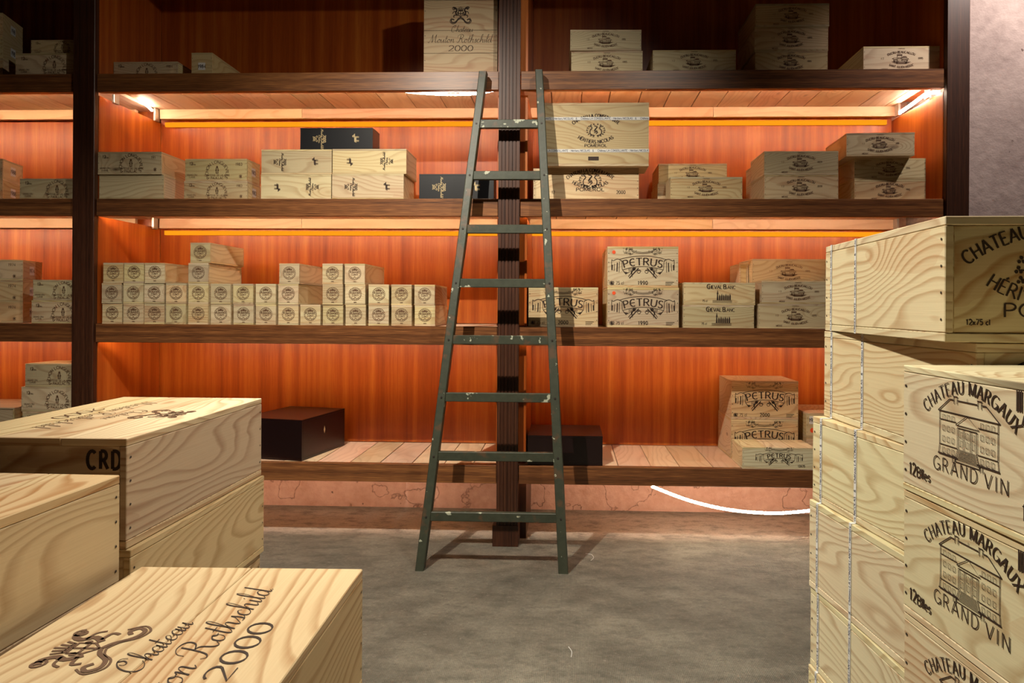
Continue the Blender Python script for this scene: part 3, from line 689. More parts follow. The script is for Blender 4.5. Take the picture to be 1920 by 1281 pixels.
struct('wall_pier', box_me('wall_pier', XRR+.004, RX1, .03, DEP+.06, 0, 3.25, 0, M['plaster_grey']))

# rack
rack = empty('storage_rack', (0, 0, 0), 0, 'built-in mahogany rack of long backlit shelves filling the back wall', 'shelving')
def part(nm, me, label=None, parent=None):
    return obj(nm, me, parent or rack, label=label)
def rb(nm, x0, x1, y0, y1, z0, z1, g, mat, bev=0.0, label=None): return part(nm, box_me(nm, x0, x1, y0, y1, z0, z1, g, M[mat], bev), label)
ZT = 3.0
rb('post', XLL, XL-.002, -.012, .0185, 0, ZT, 2, 'dark', .002)
# reeded centre post
bm = bmesh.new(); n = 6; wv_ = (XM1-XM0)
prof = []
for i in range(n):
    a = XM0+wv_*i/n; b_ = XM0+wv_*(i+1)/n; g_ = .0022
    prof += [(a+(0 if i == 0 else g_), -.014), (b_-(0 if i == n-1 else g_), -.014)]
    if i < n-1: prof += [(b_-g_*.6, -.009), (b_+g_*.6, -.009)]
prof += [(XM1, .0185), (XM0, .0185)]
lo = [bm.verts.new((x, y, .10)) for x, y in prof]; hi = [bm.verts.new((x, y, ZT)) for x, y in prof]
for i in range(len(prof)):
    j = (i+1) % len(prof); bm.faces.new((lo[i], lo[j], hi[j], hi[i]))
bm.faces.new(lo[::-1]); bm.faces.new(hi)
part('post', finish(bm, 'post', 2, M['dark']), 'reeded dark centre post')
pb = atY(923, 1000, -.02).x
rb('post_plinth', pb, XM1+.004, -.02, .11, 0, .10, 2, 'dark', .001)
rb('post', XR+.002, XRR, -.012, .0185, 0, ZT, 2, 'dark', .002)
# side panels and partitions
for x0, x1 in ((XL-.021, XL-.001), (atY(930, 500, 0).x, atY(989, 500, .1).x), (XR+.001, XRR)):
    for z0, z1 in ((Z5+.002, Z4B+.02), (Z4+.002, Z3B+.0), (Z3+.002, Z2B-.012), (Z2+.002, 2.89)):
        rb('side_panel', x0, x1, .05 if -1 < x0 < 1 else .0195, DEP-.001, z0, z1, 2, 'red')
for x0, x1 in ((RX0+.02, XL-.022), (XL, atY(930, 500, 0).x-.001), (atY(989, 500, .1).x+.001, XR)):
    for z0, z1 in ((Z5+.002, Z4-.03), (Z4+.002, Z3-.03), (Z3+.002, Z2-.03), (Z2+.002, 2.89)):
        rb('back_panel', x0, x1, DEP, DEP+.018, z0, z1, 2, 'red')
rb('side_panel', atY(930, 500, 0).x, atY(989, 500, .1).x, .102, DEP+.03, 0, Z5B, 2, 'dark')
# shelves
BAYS = [(RX0+.02, XLL-.003), (XL+.002, XM0-.003), (XM1+.003, XR-.002)]
shift = [0.0, 0.0, 0.0]
for bi, (x0, x1) in enumerate(BAYS):
    for si, (zt, zb) in enumerate(((Z2, Z2B), (Z3, Z3B), (Z4, Z4B), (Z5, Z5B), (2.93, 2.84))):
        rb('shelf_edge', x0, x1, 0, .03, zb, zt, 0, 'lip', .0015)
        px0 = x0 if bi < 2 else atY(989, 500, .1).x*1+.0
        rr = random.Random(bi*7+si); x = x0; xE = x1
        if bi == 0: x1 = XL-.023
        while x < x1-.02:
            wd = rr.uniform(.135, .165); xe = min(x+wd, x1)
            if x1-xe < .05: xe = x1
            o = rb('shelf_plank', x+.0024, xe-.0024, .031, DEP-.001, zt-.034, zt-rr.uniform(.0, .0012)-.0008, 1, 'plank')
            x = xe
        x1 = xE
        # pine rail under the planks at the back, amber light profile below it
        if si in (0, 1):
            xs = [x0, x0+(x1-x0)*.42 if bi == 1 else x0+(x1-x0)*.51, x1]
            a0 = x0+(.02 if bi else 0); 
            for k in range(2):
                rb('rail', max(xs[k], a0)+.001, xs[k+1]-.001, DEP-.05, DEP-.028, zt-.0875, zt-.035, 0, 'plank', .001, 'pine rail under the shelf')
            if bi: rb('light_profile', x0+.03, x1-.03, DEP-.016, DEP-.002, zt-.122, zt-.098, 0, 'amber', 0, 'glowing amber light profile')
        # light strips behind the front edge
        if si < 4:
            e = 0.0
            rb('led_strip', x0+.04, x1-.04, .031, .036, zb+.020, zb+.028, 0, 'led_in' if si < 2 else ('led_mid' if si == 2 else 'led_low'), 0, 'warm LED strip behind the shelf edge')
            rb('led_channel', x0+.04, x1-.04, .031, .056, zb+.006, zb+.008, 0, 'alu', 0, 'aluminium channel shading the LED strip')
# aluminium clips at panel tops
for (px, py, yy, zz, hgt) in ((229, 184, .12, Z2, .075), (290, 214, .46, Z2, .07), (1733, 180, .14, Z2, .06), (1688, 208, .44, Z2, .06), (280, 415, .45, Z3, .06), (1690, 412, .45, Z3, .06)):
    p = atY(px, py, yy)
    x = XL+.014 if px < 900 else XR-.008
    rb('aluminium_clip', x-.006, x+.006, yy-.02, yy+.02, zz-.036-hgt, zz-.036, 2, 'alu', .001, 'small aluminium clip')

# ------------------------------------------------------------------ loose LED strips
def tube(name, pts, r, mat, label, cat=None, flat=1.0):
    P = cr3(pts); bm = bmesh.new(); rings = []
    for i, p in enumerate(P):
        a = P[max(i-1, 0)]; c = P[min(i+1, len(P)-1)]; tdir = (c-a).normalized()
        s_ = tdir.cross(Vector((0, 0, 1))); s_ = s_.normalized() if s_.length > 1e-4 else Vector((1, 0, 0)); n_ = s_.cross(tdir)
        rr_ = r*(1.18 if (mat == 'led' and i % 2) else 1.0)
        rings.append([bm.verts.new(p+s_*rr_*COS(q)*flat+n_*rr_*SIN(q)) for q in [2*PI*j/8 for j in range(8)]])
    for i in range(len(rings)-1):
        for j in range(8): bm.faces.new((rings[i][j], rings[i][(j+1) % 8], rings[i+1][(j+1) % 8], rings[i+1][j]))
    bm.faces.new(rings[0][::-1]); bm.faces.new(rings[-1])
    me = finish(bm, name, 0, M[mat]); o = obj(name, me)
    o['label'] = label; o['category'] = cat or 'light strip'; return o
def cr3(pts, n=10):
    P = [Vector(pts[0])]+[Vector(p) for p in pts]+[Vector(pts[-1])]; out = []
    for i in range(1, len(P)-2):
        p0, p1, p2, p3 = P[i-1:i+3]
        for k in range(n):
            t = k/n; out.append(0.5*((2*p1)+(-p0+p2)*t+(2*p0-5*p1+4*p2-p3)*t*t+(-p0+3*p1-3*p2+p3)*t**3))
    out.append(P[-1]); return out
tube('led_strip', [atY(x, y, .07) for x, y in ((715, 166), (760, 172), (805, 176), (850, 177.5), (895, 175.5), (934, 168))], .0048, 'led', 'white LED strip sagging below the top shelf left of the ladder')
tube('led_strip', [atY(x, y, .06) for x, y in ((1222, 912), (1262, 928), (1300, 941), (1350, 953), (1400, 960), (1450, 962.5), (1485, 961), (1525, 957))], .0062, 'led', 'white LED strip drooping under the lowest shelf at right')
tube('led_strip', [atY(98, 167, .06), atY(118, 173.5, .06), atY(140, 174, .06), atY(160, 168, .06)], .0048, 'led', 'white LED strip end showing under the top shelf in the left bay')
tube('led_strip', [atY(1762, 173, .08), atY(1745, 174, .09), atY(1735, 177, .13), atY(1712, 194, .26), atY(1692, 208, .40), atY(1682, 215, .455)], .0075, 'led', 'bright white LED strip along the right end panel below the top shelf')
tube('led_strip', [atY(262, 191, .27), atY(273, 196, .33), atY(285, 207, .42)], .006, 'led', 'short white LED strip at the left end panel below the top shelf')

# ------------------------------------------------------------------ crates on the shelves
def put(label, px0, px1, pyt, zb, y0, d, h=None, rz=0.0, pivot='c', **kw):
    pm = pyt+15
    x0 = atY(px0, pm, y0).x; x1 = atY(px1, pm, y0).x; w_ = x1-x0
    if h is None: h = atY((px0+px1)/2, pyt, y0).z-zb
    cx, cy = (x0+x1)/2, y0+d/2
    if rz and pivot == 'r':      # keep the right front corner
        c, s = COS(rz), SIN(rz); cx = x1-(w_/2*c+d/2*s)+0; cy = y0-(w_/2*s-d/2*c)
    if rz and pivot == 'l':
        c, s = COS(rz), SIN(rz); cx = x0+(w_/2*c-d/2*s); cy = y0+(w_/2*s+d/2*c)
    r = crate(label, cx, cy, zb+.0006, w_, d, h, rz, **kw)
    return r, w_, h, zb+h+.0006
GL = 'flat arched-lettering crate, '
def longu(where, *a, year='1983', **kw):
    d = a[5]; r, w_, h, zt = put(GL+where, *a, **kw)
    print_on(r, ('long', round(w_, 3), round(h, 3), year), lambda: mk_long(w_, min(h, .105), year), 'front', w_, d, h)
    return r, w_, h, zt
def beau(where, *a, year='1995', **kw):
    d = a[5]; r, w_, h, zt = put('castle-print pine crate, '+where, *a, **kw)
    print_on(r, ('beau', round(w_, 3), round(h, 3), year), lambda: mk_beau(w_, h, year), 'front', w_, d, h)
    return r, w_, h, zt

# --- top shelf (Z2)
rz = math.radians(14)
z = Z2
for i, (py, ww) in enumerate(((110, 'lowest of the tilted trio at the far left of the top shelf'), (67, 'middle of the tilted trio at the far left of the top shelf'), (25, 'topmost of the tilted trio at the far left of the top shelf'))):
    d = .19; r, w_, h, z = longu(ww, -130, 5, py, z, .13, d, rz=rz, pivot='r', year='1986')
    if i: sticker(r, 'right', w_, d, h, (.0, 0), .045, .045, txt='1986')
r, w_, h, z = longu('on the top shelf against the left post, under a shorter one', 29, 170, 100, Z2, .03, .17)
r, w_, h, z = longu('shorter one on top, beside the left post, top shelf', 58, 171, 75, z, .05, .17)
longu('alone at the left end of the top shelf', 213, 333, 116, Z2, .12, .30, year='1984')
r, w_, h, z = put('small narrow pine crate end-on with a white sticker on the top shelf', 359, 398, 99, Z2, .10, .32)
sticker(r, 'front', w_, .32, h, (0, .0), .036, .036, txt='1984')
r, w_, h, z = put('tall upright pine crate with script lettering, top shelf beside the centre post', 795, 933.2, -10, Z2, .05, .2, h=.50)
for zz in (.105, .215, .36):
    obj('plank_joint', box_me('plank_joint', -w_/2, w_/2, -.1008, -.0998, zz, zz+.0012, 0, M['void']), r)
vz = atY(864, 80, .05).z-Z2-h/2
print_on(r, 'mlid_shelf', lambda: mk_mouton_lid(.885), 'front', w_, .2, h, mat='ink', uv=(0, vz+.066*.885))
r, w_, h, z = beau('lower of the pair just right of the ladder top', 1071, 1205, 96, Z2, .06, .3)
beau('upper of the pair just right of the ladder top', 1068, 1201.5, 56, z, .055, .3, rz=math.radians(1.2))
beau('long single one left of the tall stack on the top shelf', 1224, 1380, 94, Z2, .04, .3)
z = Z2
for py, ww, a, b_ in ((96, 'bottom', 1416, 1552), (50, 'middle', 1415, 1553), (7, 'top', 1417, 1555)):
    r, w_, h, z = beau(ww+' of the three stacked on the top shelf at right', a, b_, py, z, .05, .34)
beau('at the right end of the top shelf', 1619, 1762, 87, Z2, .05, .34)

# --- second shelf (Z3)
z = Z3
for i, (py, ww) in enumerate(((335, 'lower of the tilted pair at the far left of the second shelf'), (298, 'upper of the tilted pair at the far left of the second shelf'))):
    r, w_, h, z = longu(ww, -130, 5, py, z, .13, .19, rz=rz, pivot='r'); sticker(r, 'right', w_, .19, h, (.0, 0), .045, .045, txt='1988')
longu('alone behind the left post on the second shelf', 37, 172, 335, Z3, .03, .17)
r, w_, h, z = put('plain unprinted flat pine crate at the left end of the second shelf', 186, 307, 328, Z3, .02, .30)
longu('resting on the plain crate at the left end of the second shelf', 183.5, 303, 285, z, .012, .30, year='1961')
z = Z3
for py, ww, a, b_ in ((340, 'lower of the pair beside the plain crate on the second shelf', 345, 464), (298, 'upper of the pair beside the plain crate on the second shelf', 347, 463)):
    r, w_, h, z = longu(ww, a, b_, py, z, .05, .14, year='1983'); sticker(r, 'right', w_, .14, h, (0, 0), .04, .042, txt='1983')
# four script crates and the row behind them
zl = zr = Z3
for row, (py, l0, l1, r0, r1) in enumerate(((327.5, 489, 621, 622.5, 757), (280.5, 490, 622, 623.5, 762))):
    nm = ('lower', 'upper')[row]
    r, w_, h, za = put('ram-print pine crate, %s left of the block of four, second shelf' % nm, l0, l1, py, zl, .03, .22, nails=False)
    print_on(r, ('ms', row, 0), lambda: mk_mouton_side(w_, h, 1 if row else -1), 'front', w_, .22, h, mat='ink'); zl = za
    r, w_, h, zb_ = put('ram-print pine crate, %s right of the block of four, second shelf' % nm, r0, r1, py-1, zr, .03, .22, nails=False)
    print_on(r, ('ms', row, 1), lambda: mk_mouton_side(w_, h, -1 if row else 1), 'front', w_, .22, h, mat='ink'); zr = zb_
zz = Z3
for nm in ('lower', 'upper'):
    r, w_, h, zz = put('pine crate hidden behind the block of four on the second shelf, %s one' % nm, 630, 758, 0, zz, .262, .22, h=.117)
r, w_, h, z = put('black wooden presentation case with gold ram print on top of the four pine crates', 563, 699, 240, max(zl, zr), .05, .12, mat='black', nails=False, name='presentation_case', cat='case')
def mk_gold(w_, h):
    k = mk_mouton_side(w_, h, 1); return k
print_on(r, 'gold1', lambda: mk_mouton_side(w_, h*1.25, 1), 'front', w_, .12, h, mat='gold')
r, w_, h, z = put('black wooden presentation case with gold lettering on the second shelf behind the ladder', 786, 926, 326.5, Z3, .05, .12, mat='black', nails=False, name='presentation_case', cat='case')
print_on(r, 'gold2', lambda: mk_mouton_side(w_, h*1.1, 1), 'front', w_, .12, h, mat='gold')
# La Conseillante pair
r, w_, h, z = put('pine crate with arched lettering and vine crest, beneath the large upright ribboned crate', 1000, 1198, 316, Z3, .07, .33, mat='pine')
print_on(r, 'cons_low', lambda: mk_cons(.82, .95, 1.0, 1.3), 'front', w_, .33, h, mat='ink', uv=(.02, .012))
k = Ink(); k.text('2000', w_*.33, -h*.28, h*.10, .16); k.text('12', -w_*.31, -h*.28, h*.09, .16); obj('printed_mark', k.mesh('printed_mark', M['ink']), r, (0, -.33/2-.0006, h/2)).rotation_euler = (PI/2, 0, 0)
CT = atY(1100, 196, .03).z
r, w_, h, z2_ = put('large upright pine crate tied with two white printed ribbons beside the ladder', 1018, 1217, 193, z, .02, .19, mat='pine', nails=False)
print_on(r, 'cons_up', lambda: mk_cons(.80, 1.5, .85, 1.5), 'front', w_, .19, h, mat='ink', uv=(-.0, .005))
k = Ink(); k.quad([(-.025, -.009), (.025, -.009), (.025, .009), (-.025, .009)]); stick(k.mesh('burnt_plate', M['ink']), 'burnt_plate', r, 'front', w_, .19, h, uv=(-.01, -h*.38))
RIB = 'Château LA CONSEILLANTE - Héritiers NICOLAS   &   '
def ribbon_h(root, w_, d, h, zc, ph):
    rbm = bmesh.new(); e = .0009; q = .0075
    for a in ((-w_/2-e, w_/2+e, -d/2-e, -d/2-.0002), (-w_/2-e, w_/2+e, d/2+.0002, d/2+e), (-w_/2-e, -w_/2-.0002, -d/2, d/2), (w_/2+.0002, w_/2+e, -d/2, d/2)):
        box_bm(rbm, a[0], a[1], a[2], a[3], zc-q, zc+q)
    o = obj('ribbon_strap', finish(rbm, 'ribbon_strap', 0, M['white']), root, label='white ribbon printed in navy')
    k = Ink(); s = .009; tmp = Ink(); tmp.text(RIB, 0, 0, s, .15, align='l'); L = max(v[0] for v in tmp.v)+s*2; x = -w_/2-ph
    while x < w_/2:
        kk = Ink(); kk.text(RIB, x, -s*.45, s, .15, align='l')
        for f in kk.f:
            if all(-w_/2 < kk.v[i][0] < w_/2 for i in f):
                b = len(k.v); k.v += [kk.v[i] for i in f]; k.f.append(tuple(range(b, b+len(f))))
        x += L
    t = obj('ribbon_print', k.mesh('ribbon_print', M['ink_navy']), o, (0, -d/2-.0013, zc)); t.rotation_euler = (PI/2, 0, 0)
ribbon_h(r, w_, .19, h, h*.75, .1); ribbon_h(r, w_, .19, h, h*.243, .02)
r, w_, h, z = beau('lower rear one behind the single middle crate, second shelf', 1233, 1366, 345, Z3, .20, .26)
beau('upper rear one, reddish, in the middle of the second shelf', 1235, 1363, 307, z, .20, .26)
beau('single front one in the middle of the second shelf', 1257, 1392, 332, Z3, .02, .16)
z = Z3
for py, ww in ((328, 'lower'), (283.5, 'upper')):
    r, w_, h, z = beau(ww+' of the greenish pair stacked on the second shelf at right', 1433+(py < 300)*0, 1572, py, z, .02, .24, year='1929')
z = Z3
for py, ww in ((340, 'lower'), (306, 'upper')):
    r, w_, h, z = put('pine crate turned end-on behind the greenish pair on the second shelf, %s one' % ww, 1418, 1530, py, z, .275, .2, style='side')
z = Z3
for py, a, b_, ww in ((337, 1602, 1736, 'bottom'), (297, 1602, 1736, 'middle')):
    r, w_, h, z = beau(ww+' of the three-high stack at right end, second shelf', a, b_, py, z, .06, .22)
beau('skewed topmost one of the stack at the right end, second shelf', 1587, 1712, 250, z, .02, .3, rz=math.radians(-3), pivot='l', year='1996')

# --- third shelf (Z4)
z = Z4
for i, (py, ww) in enumerate(((567, 'lowest'), (526, 'middle'), (487.5, 'topmost'))):
    r, w_, h, z = longu(ww+' of the three tilted at far left, third shelf', -92, 43, py, z, .10, .19, rz=rz, pivot='r', year='1974'); sticker(r, 'right', w_, .19, h, (-.01, 0), .045, .045, txt='1974')
r, w_, h, z = longu('lower of the pair at the left post on the third shelf', 59, 173, 563.5, Z4, .02, .17)
longu('upper of the pair at the left post on the third shelf', 62, 173, 525, z, .02, .17)

# small square end-on crates: three rows and a fourth-tier one
ordn = ['first', 'second', 'third', 'fourth', 'fifth', 'sixth', 'seventh', 'eighth', 'ninth', 'tenth', 'eleventh', 'twelfth', 'thirteenth', 'fourteenth', 'fifteenth']
row0 = [(190, 230), (230.5, 269), (269.5, 309), (309.5, 350), (350.5, 393), (393.5, 434), (434.5, 478), (478.5, 519), (519.5, 561), (561.5, 602.5), (603.5, 645), (645.5, 688), (688.5, 731), (731.5, 774), (775, 818)]
row1 = [(188, 230), (231, 269), (269.5, 309), (309.5, 350), (350.5, 393), (393.5, 434), (434.5, 477), (477.5, 519), (519.5, 562), (603.5, 644), (644.5, 687.5), (689, 731), (732, 774), (774.5, 817)]
row2 = [(192, 231.5), (232.5, 269.5), (270, 310), (351, 391.5), (521, 562.5), (603, 643), (643.5, 687)]
row3 = [(354, 396.5)]
SQ = 'small square stamped crate end-on, '
GQ = 'small square crates on the third shelf'
zz = Z4; Hq = [(567.5, 0), (528, 0), (487, 0), (446, 0)]
proto = None; zcur = Z4
for ri, row in enumerate((row0, row1, row2, row3)):
    h = (.0985, .0985, .0985, .1)[ri]
    for ci, (a, b_) in enumerate(row):
        rr = random.Random(ri*40+ci)
        y0 = .02+rr.uniform(0, .008); x0 = max(atY(a, 560, y0).x, XL+.003) if ri else max(atY(a, 590, y0).x, XL+.004); x1 = atY(b_, 560 if ri else 590, y0).x
        w_ = .0985; xc = (x0+x1)/2
        rowname = ('bottom row', 'middle row', 'third row up', 'fourth tier')[ri]
        lab = SQ+('%s from left in the %s' % (ordn[ci], rowname) if ri < 3 else 'alone on top of the highest stack')
        loc = (xc, y0+.17, zcur+.0006)
        if proto is None:
            proto = crate(lab, *loc, w_, .34, h, style='front', name='small_wine_crate', group=GQ, nails=False)
            kc = Ink(); e = .045
            frm = stick(mk_rc().mesh('printed_mark', M['ink_soft']), 'printed_mark', proto, 'front', w_, .34, h)
        else:
            r = proto.copy(); COL.objects.link(r); r.location = loc; r['label'] = lab
            for ch in list(proto.children):
                c = ch.copy(); COL.objects.link(c); c.parent = r; 
        (r if (ri or ci) else proto).rotation_euler.z = rr.uniform(-.006, .006)
    zcur += h+.0008

PT = 'banner-and-keys pine crate, '
def petrus(where, *a, year='1990', dot=False, foot=True, big=1.0, **kw):
    d = a[5]; r, w_, h, zt = put(PT+where, *a, **kw)
    print_on(r, ('pet', round(w_, 2), round(h, 2), year, foot), lambda: mk_petrus(w_*big, h, year, foot), 'front', w_, d, h, mat='ink')
    if dot: sticker(r, 'front', w_, d, h, (-w_*.41, h*.36), 0, 0, 'orange', dotr=.0085)
    return r, w_, h, zt
petrus('single brownish one half behind the ladder on the third shelf', 991, 1121.5, 539, Z4, .02, .48, year='2000')
r, w_, h, z = petrus('lower of the pair with orange dots on the third shelf', 1139, 1273, 539.5, Z4, .015, .48, dot=True)
petrus('upper of the pair with orange dots on the third shelf', 1139, 1272, 462.5, z, .018, .48, dot=True)
z = Z4
for py, ww, a, b_ in ((572.5, 'lower', 1281, 1414), (530, 'upper', 1282, 1416)):
    r, w_, h, z = put('pine crate printed with a small spired chateau, %s one beside the dotted pair' % ww, a, b_, py, z, .02, .3)
    print_on(r, ('chev', ww), lambda: mk_cheval(w_, h), 'front', w_, .3, h, mat='ink')
z = Z4
for py, ww, a, b_ in ((570.5, 'lower', 1422, 1562), (527, 'upper', 1428, 1566)):
    r, w_, h, z = beau(ww+' greenish one of the rightmost pair on the third shelf', a, b_, py, z, .02, .2)
z = Z4
for nm in ('lowest', 'second'):
    r, w_, h, z = put('pine crate hidden in the rear row at the right of the third shelf, %s' % nm, 1400, 1545, 0, z, .24, .26, h=.105)
beau('rear one raised above the greenish pair on the third shelf', 1411, 1549, 486, z, .23, .27)
put('slim pine crate end-on beside the raised rear one on the third shelf', 1386, 1403, 495, z-.0001, .30, .2, style='side', nails=False)

# --- bottom shelf (Z5)
z = Z5
for py, ww, a, b_ in ((817, 'lowest'), (772.5, 'third from top'), (725, 'second from top'), (682, 'topmost')) if False else ((817, 'lowest', 44, 165), (772.5, 'third from top', 42, 165), (726, 'second from top', 40, 170), (682.5, 'topmost', 47, 171)):
    r, w_, h, z = longu(ww+' of the four stacked on the bottom shelf, left bay', a, b_, py, z, .02, .2)
z = Z5
for py, nm in ((815, 'lower'), (764, 'upper')):
    r, w_, h, z = put('reddish pine crate at the frame edge, bottom shelf, left bay, %s one' % nm, -110, 27, py, z, .06, .30, style='side')
r, w_, h, z = put('dark brown lacquered case with a small gold diamond on the bottom shelf at left', 440, 566, 787.5, Z5, .03, .40, rz=math.radians(-11.5), pivot='r', mat='darkbox', nails=False, name='presentation_case', cat='case')
k = Ink(); k.quad([(-.008, 0), (0, -.02), (.008, 0), (0, .02)]); stick(k.mesh('gold_inlay', M['gold']), 'gold_inlay', r, 'right', w_, .40, h, uv=(-.0, .02), label='gold diamond inlay')
r, w_, h, z = put('dark lacquered case standing behind the ladder on the bottom shelf', 989.5, 1130, 817.5, Z5, .02, .30, mat='darkbox', nails=False, name='presentation_case', cat='case')
r, w_, h, z = petrus('lower of the rear pair on the bottom shelf at right', 1370.5, 1496.5, 787, Z5, .22, .29, year='2000', lid=3, lid_axis=1)
petrus('upper of the rear pair on the bottom shelf at right', 1371.5, 1497, 715, z, .22, .28, year='2000', lid=3, lid_axis=1)
petrus('low flat one in front at the right of the bottom shelf', 1392, 1530, 840, Z5, .005, .2, foot=False, big=.72, lid=3, lid_axis=1, mat='pine_new')
z = Z5
for py, nm in ((821, 'lower'), (775, 'upper')):
    r, w_, h, z = put('pine crate with white sticker beside the rear pair on the bottom shelf, %s one' % nm, 1512, 1600, py, z, .21, .3, style='front')
    if nm == 'upper':
        sticker(r, 'front', w_, .3, h, (-w_*.5+.034, .025), .04, .04, txt='1990'); sticker(r, 'front', w_, .3, h, (-w_*.5+.03, -.026), 0, 0, 'orange', dotr=.012)

# ------------------------------------------------------------------ ladder
lad = empty('ladder', (atZ(920, 1072, 0).x, -.3, 0), 0, 'old green-painted wooden ladder with paint splashes leaning on the rack', 'ladder')
lx = lad.location.x
def beam(nm, A, B, w_, d, label=None, taper=1.0):
    """A bottom, B top: front-face centre points; depth goes towards +y"""
    A = Vector(A)-lad.location; B = Vector(B)-lad.location
    bm = bmesh.new(); rings = []; n = 14; rr = random.Random(int(abs(A.x*1000)))
    for i in range(n+1):
        t = i/n; p = A.lerp(B, t); ww = w_*(1-(1-taper)*t)/2*(1+rr.uniform(-.04, .04)); jx = rr.uniform(-.0008, .0008)
        c = .003
        rings.append([bm.verts.new((p.x+jx+a, p.y+b_, p.z)) for a, b_ in ((-ww+c, 0), (ww-c, 0), (ww, c), (ww, d-c), (ww-c, d), (-ww+c, d), (-ww, d-c), (-ww, c))])
    for i in range(n):
        for j in range(8): bm.faces.new((rings[i][j], rings[i][(j+1) % 8], rings[i+1][(j+1) % 8], rings[i+1][j]))
    bm.faces.new(rings[0][::-1]); bm.faces.new(rings[-1])
    return obj(nm, finish(bm, nm, 2, M['ladder']), lad, label=label)
YF, YT, ZTOP = -.335, -.062, 2.262
def yl(zq): return YF+(YT-YF)*zq/ZTOP
def on_ladder(px, py):
    y = -.2
    for _ in range(12): p = atY(px, py, y); y = yl(p.z)
    return atY(px, py, y)
LB, LT = atZ(786, 1066, 0), on_ladder(905.5, 133)
RB, RT = atZ(1056, 1074, 0), on_ladder(1010.5, 130)
LB.y = RB.y = YF; LB.z = RB.z = 0.0
LB.x = on_ladder(786, 1064).x; RB.x = on_ladder(1056.5, 1072).x
beam('stile', LB, LT, .037, .052, taper=.95); beam('stile', RB, RT, .042, .052, taper=.85)
for py, lpx in ((231, 894), (328, 882), (429, 869), (531, 856), (638, 842), (746.5, 829), (858, 814), (972, 800)):
    zc = on_ladder(950, py).z; y = yl(zc)+.006
    tl = (zc-LB.z)/(LT.z-LB.z); tr = (zc-RB.z)/(RT.z-RB.z)
    xa = LB.x+(LT.x-LB.x)*tl+.014; xb = RB.x+(RT.x-RB.x)*tr-.014
    dz = .002; hh = .0195
    o = obj('rung', box_me('rung', xa-lx, xb-lx, 0, .026, -hh, hh, 0, M['rung'], .002), lad, (0, y+.3, zc)); o.rotation_euler = (0, math.radians(.0), 0)
    for xx in (xa-.014, xb+.014):
        k = bmesh.new(); bmesh.ops.create_cone(k, cap_ends=True, segments=8, radius1=.005, radius2=.004, depth=.004)
        b2 = obj('bolt', finish(k, 'bolt', 0, M['nail']), lad, (xx-lx, yl(zc)+.3-.0012, zc)); b2.rotation_euler = (PI/2, 0, 0)
for x_, z_ in ((LT.x, 1.98), (RT.x, 1.95), (LT.x, 1.85)):
    pass

# ------------------------------------------------------------------ foreground stacks
def big(label, far_corner, direction, width, length, zt, h, corner, style='side', mat='pine_new', lid=3, lid_axis=1, **kw):
    """corner 'l': far_corner is the far left top corner, 'r': far right. direction: horizontal unit vector far->near"""
    d = Vector(direction).normalized(); ang = math.atan2(-d.x*-1, -d.y)     # rotation of local -y onto d
    rz = math.atan2(d.x, -d.y)
    fx = Vector((COS(rz), SIN(rz), 0)); fy = Vector((-SIN(rz), COS(rz), 0))
    c = Vector((far_corner[0], far_corner[1], 0)) - fy*length/2 + (fx*width/2 if corner == 'l' else -fx*width/2)
    return crate(label, c.x, c.y, zt-h+.0004, width, length, h-.0012, rz, style=style, mat=mat, lid=lid, lid_axis=lid_axis, bev=.0012, t=.013, **kw)
def heading(vpx):     # far->near direction whose vanishing point is at pixel x
    a = math.atan2(vpx-960-SX, F); v = _f*COS(a)+_r0*SIN(a); return (-v.x, -v.y, 0)

def strap(root, w_, L, h, yc, ph, wdt=.0085):
    """ribbon around the crate at local y=yc, printed on the left side and the lid"""
    e = .0008; rbm = bmesh.new()
    for a in ((-w_/2-e, w_/2+e, -.0006+0, -.0001), (-w_/2-e, w_/2+e, h+.0001, h+.0006), (-w_/2-e, -w_/2-.0001, 0, h), (w_/2+.0001, w_/2+e, 0, h)):
        if a[2] < 0: continue
        box_bm(rbm, a[0], a[1], yc-wdt/2, yc+wdt/2, a[2], a[3])
    o = obj('ribbon_strap', finish(rbm, 'ribbon_strap', 0, M['white']), root, label='white ribbon printed in navy')
    k = Ink(); s = .0062; x = -h*.5-ph
    while x < h/2:
        kk = Ink(); kk.text(RIB, x, -s*.42, s, .16, .1, align='l', track=.16, wx=1.1); xm = max(v[0] for v in kk.v)
        for f in kk.f:
            if all(-h/2+.002 < kk.v[i][0] < h/2-.002 for i in f):
                b = len(k.v); k.v += [kk.v[i] for i in f]; k.f.append(tuple(range(b, b+len(f))))
        x = xm+s*2
    t = obj('ribbon_print', k.mesh('ribbon_print', M['ink_navy']), o)
    t.matrix_local = Matrix.Translation((-w_/2-.0012, yc, h/2)) @ (FR['left'] @ Matrix.Rotation(PI/2, 3, 'Z')).to_4x4()

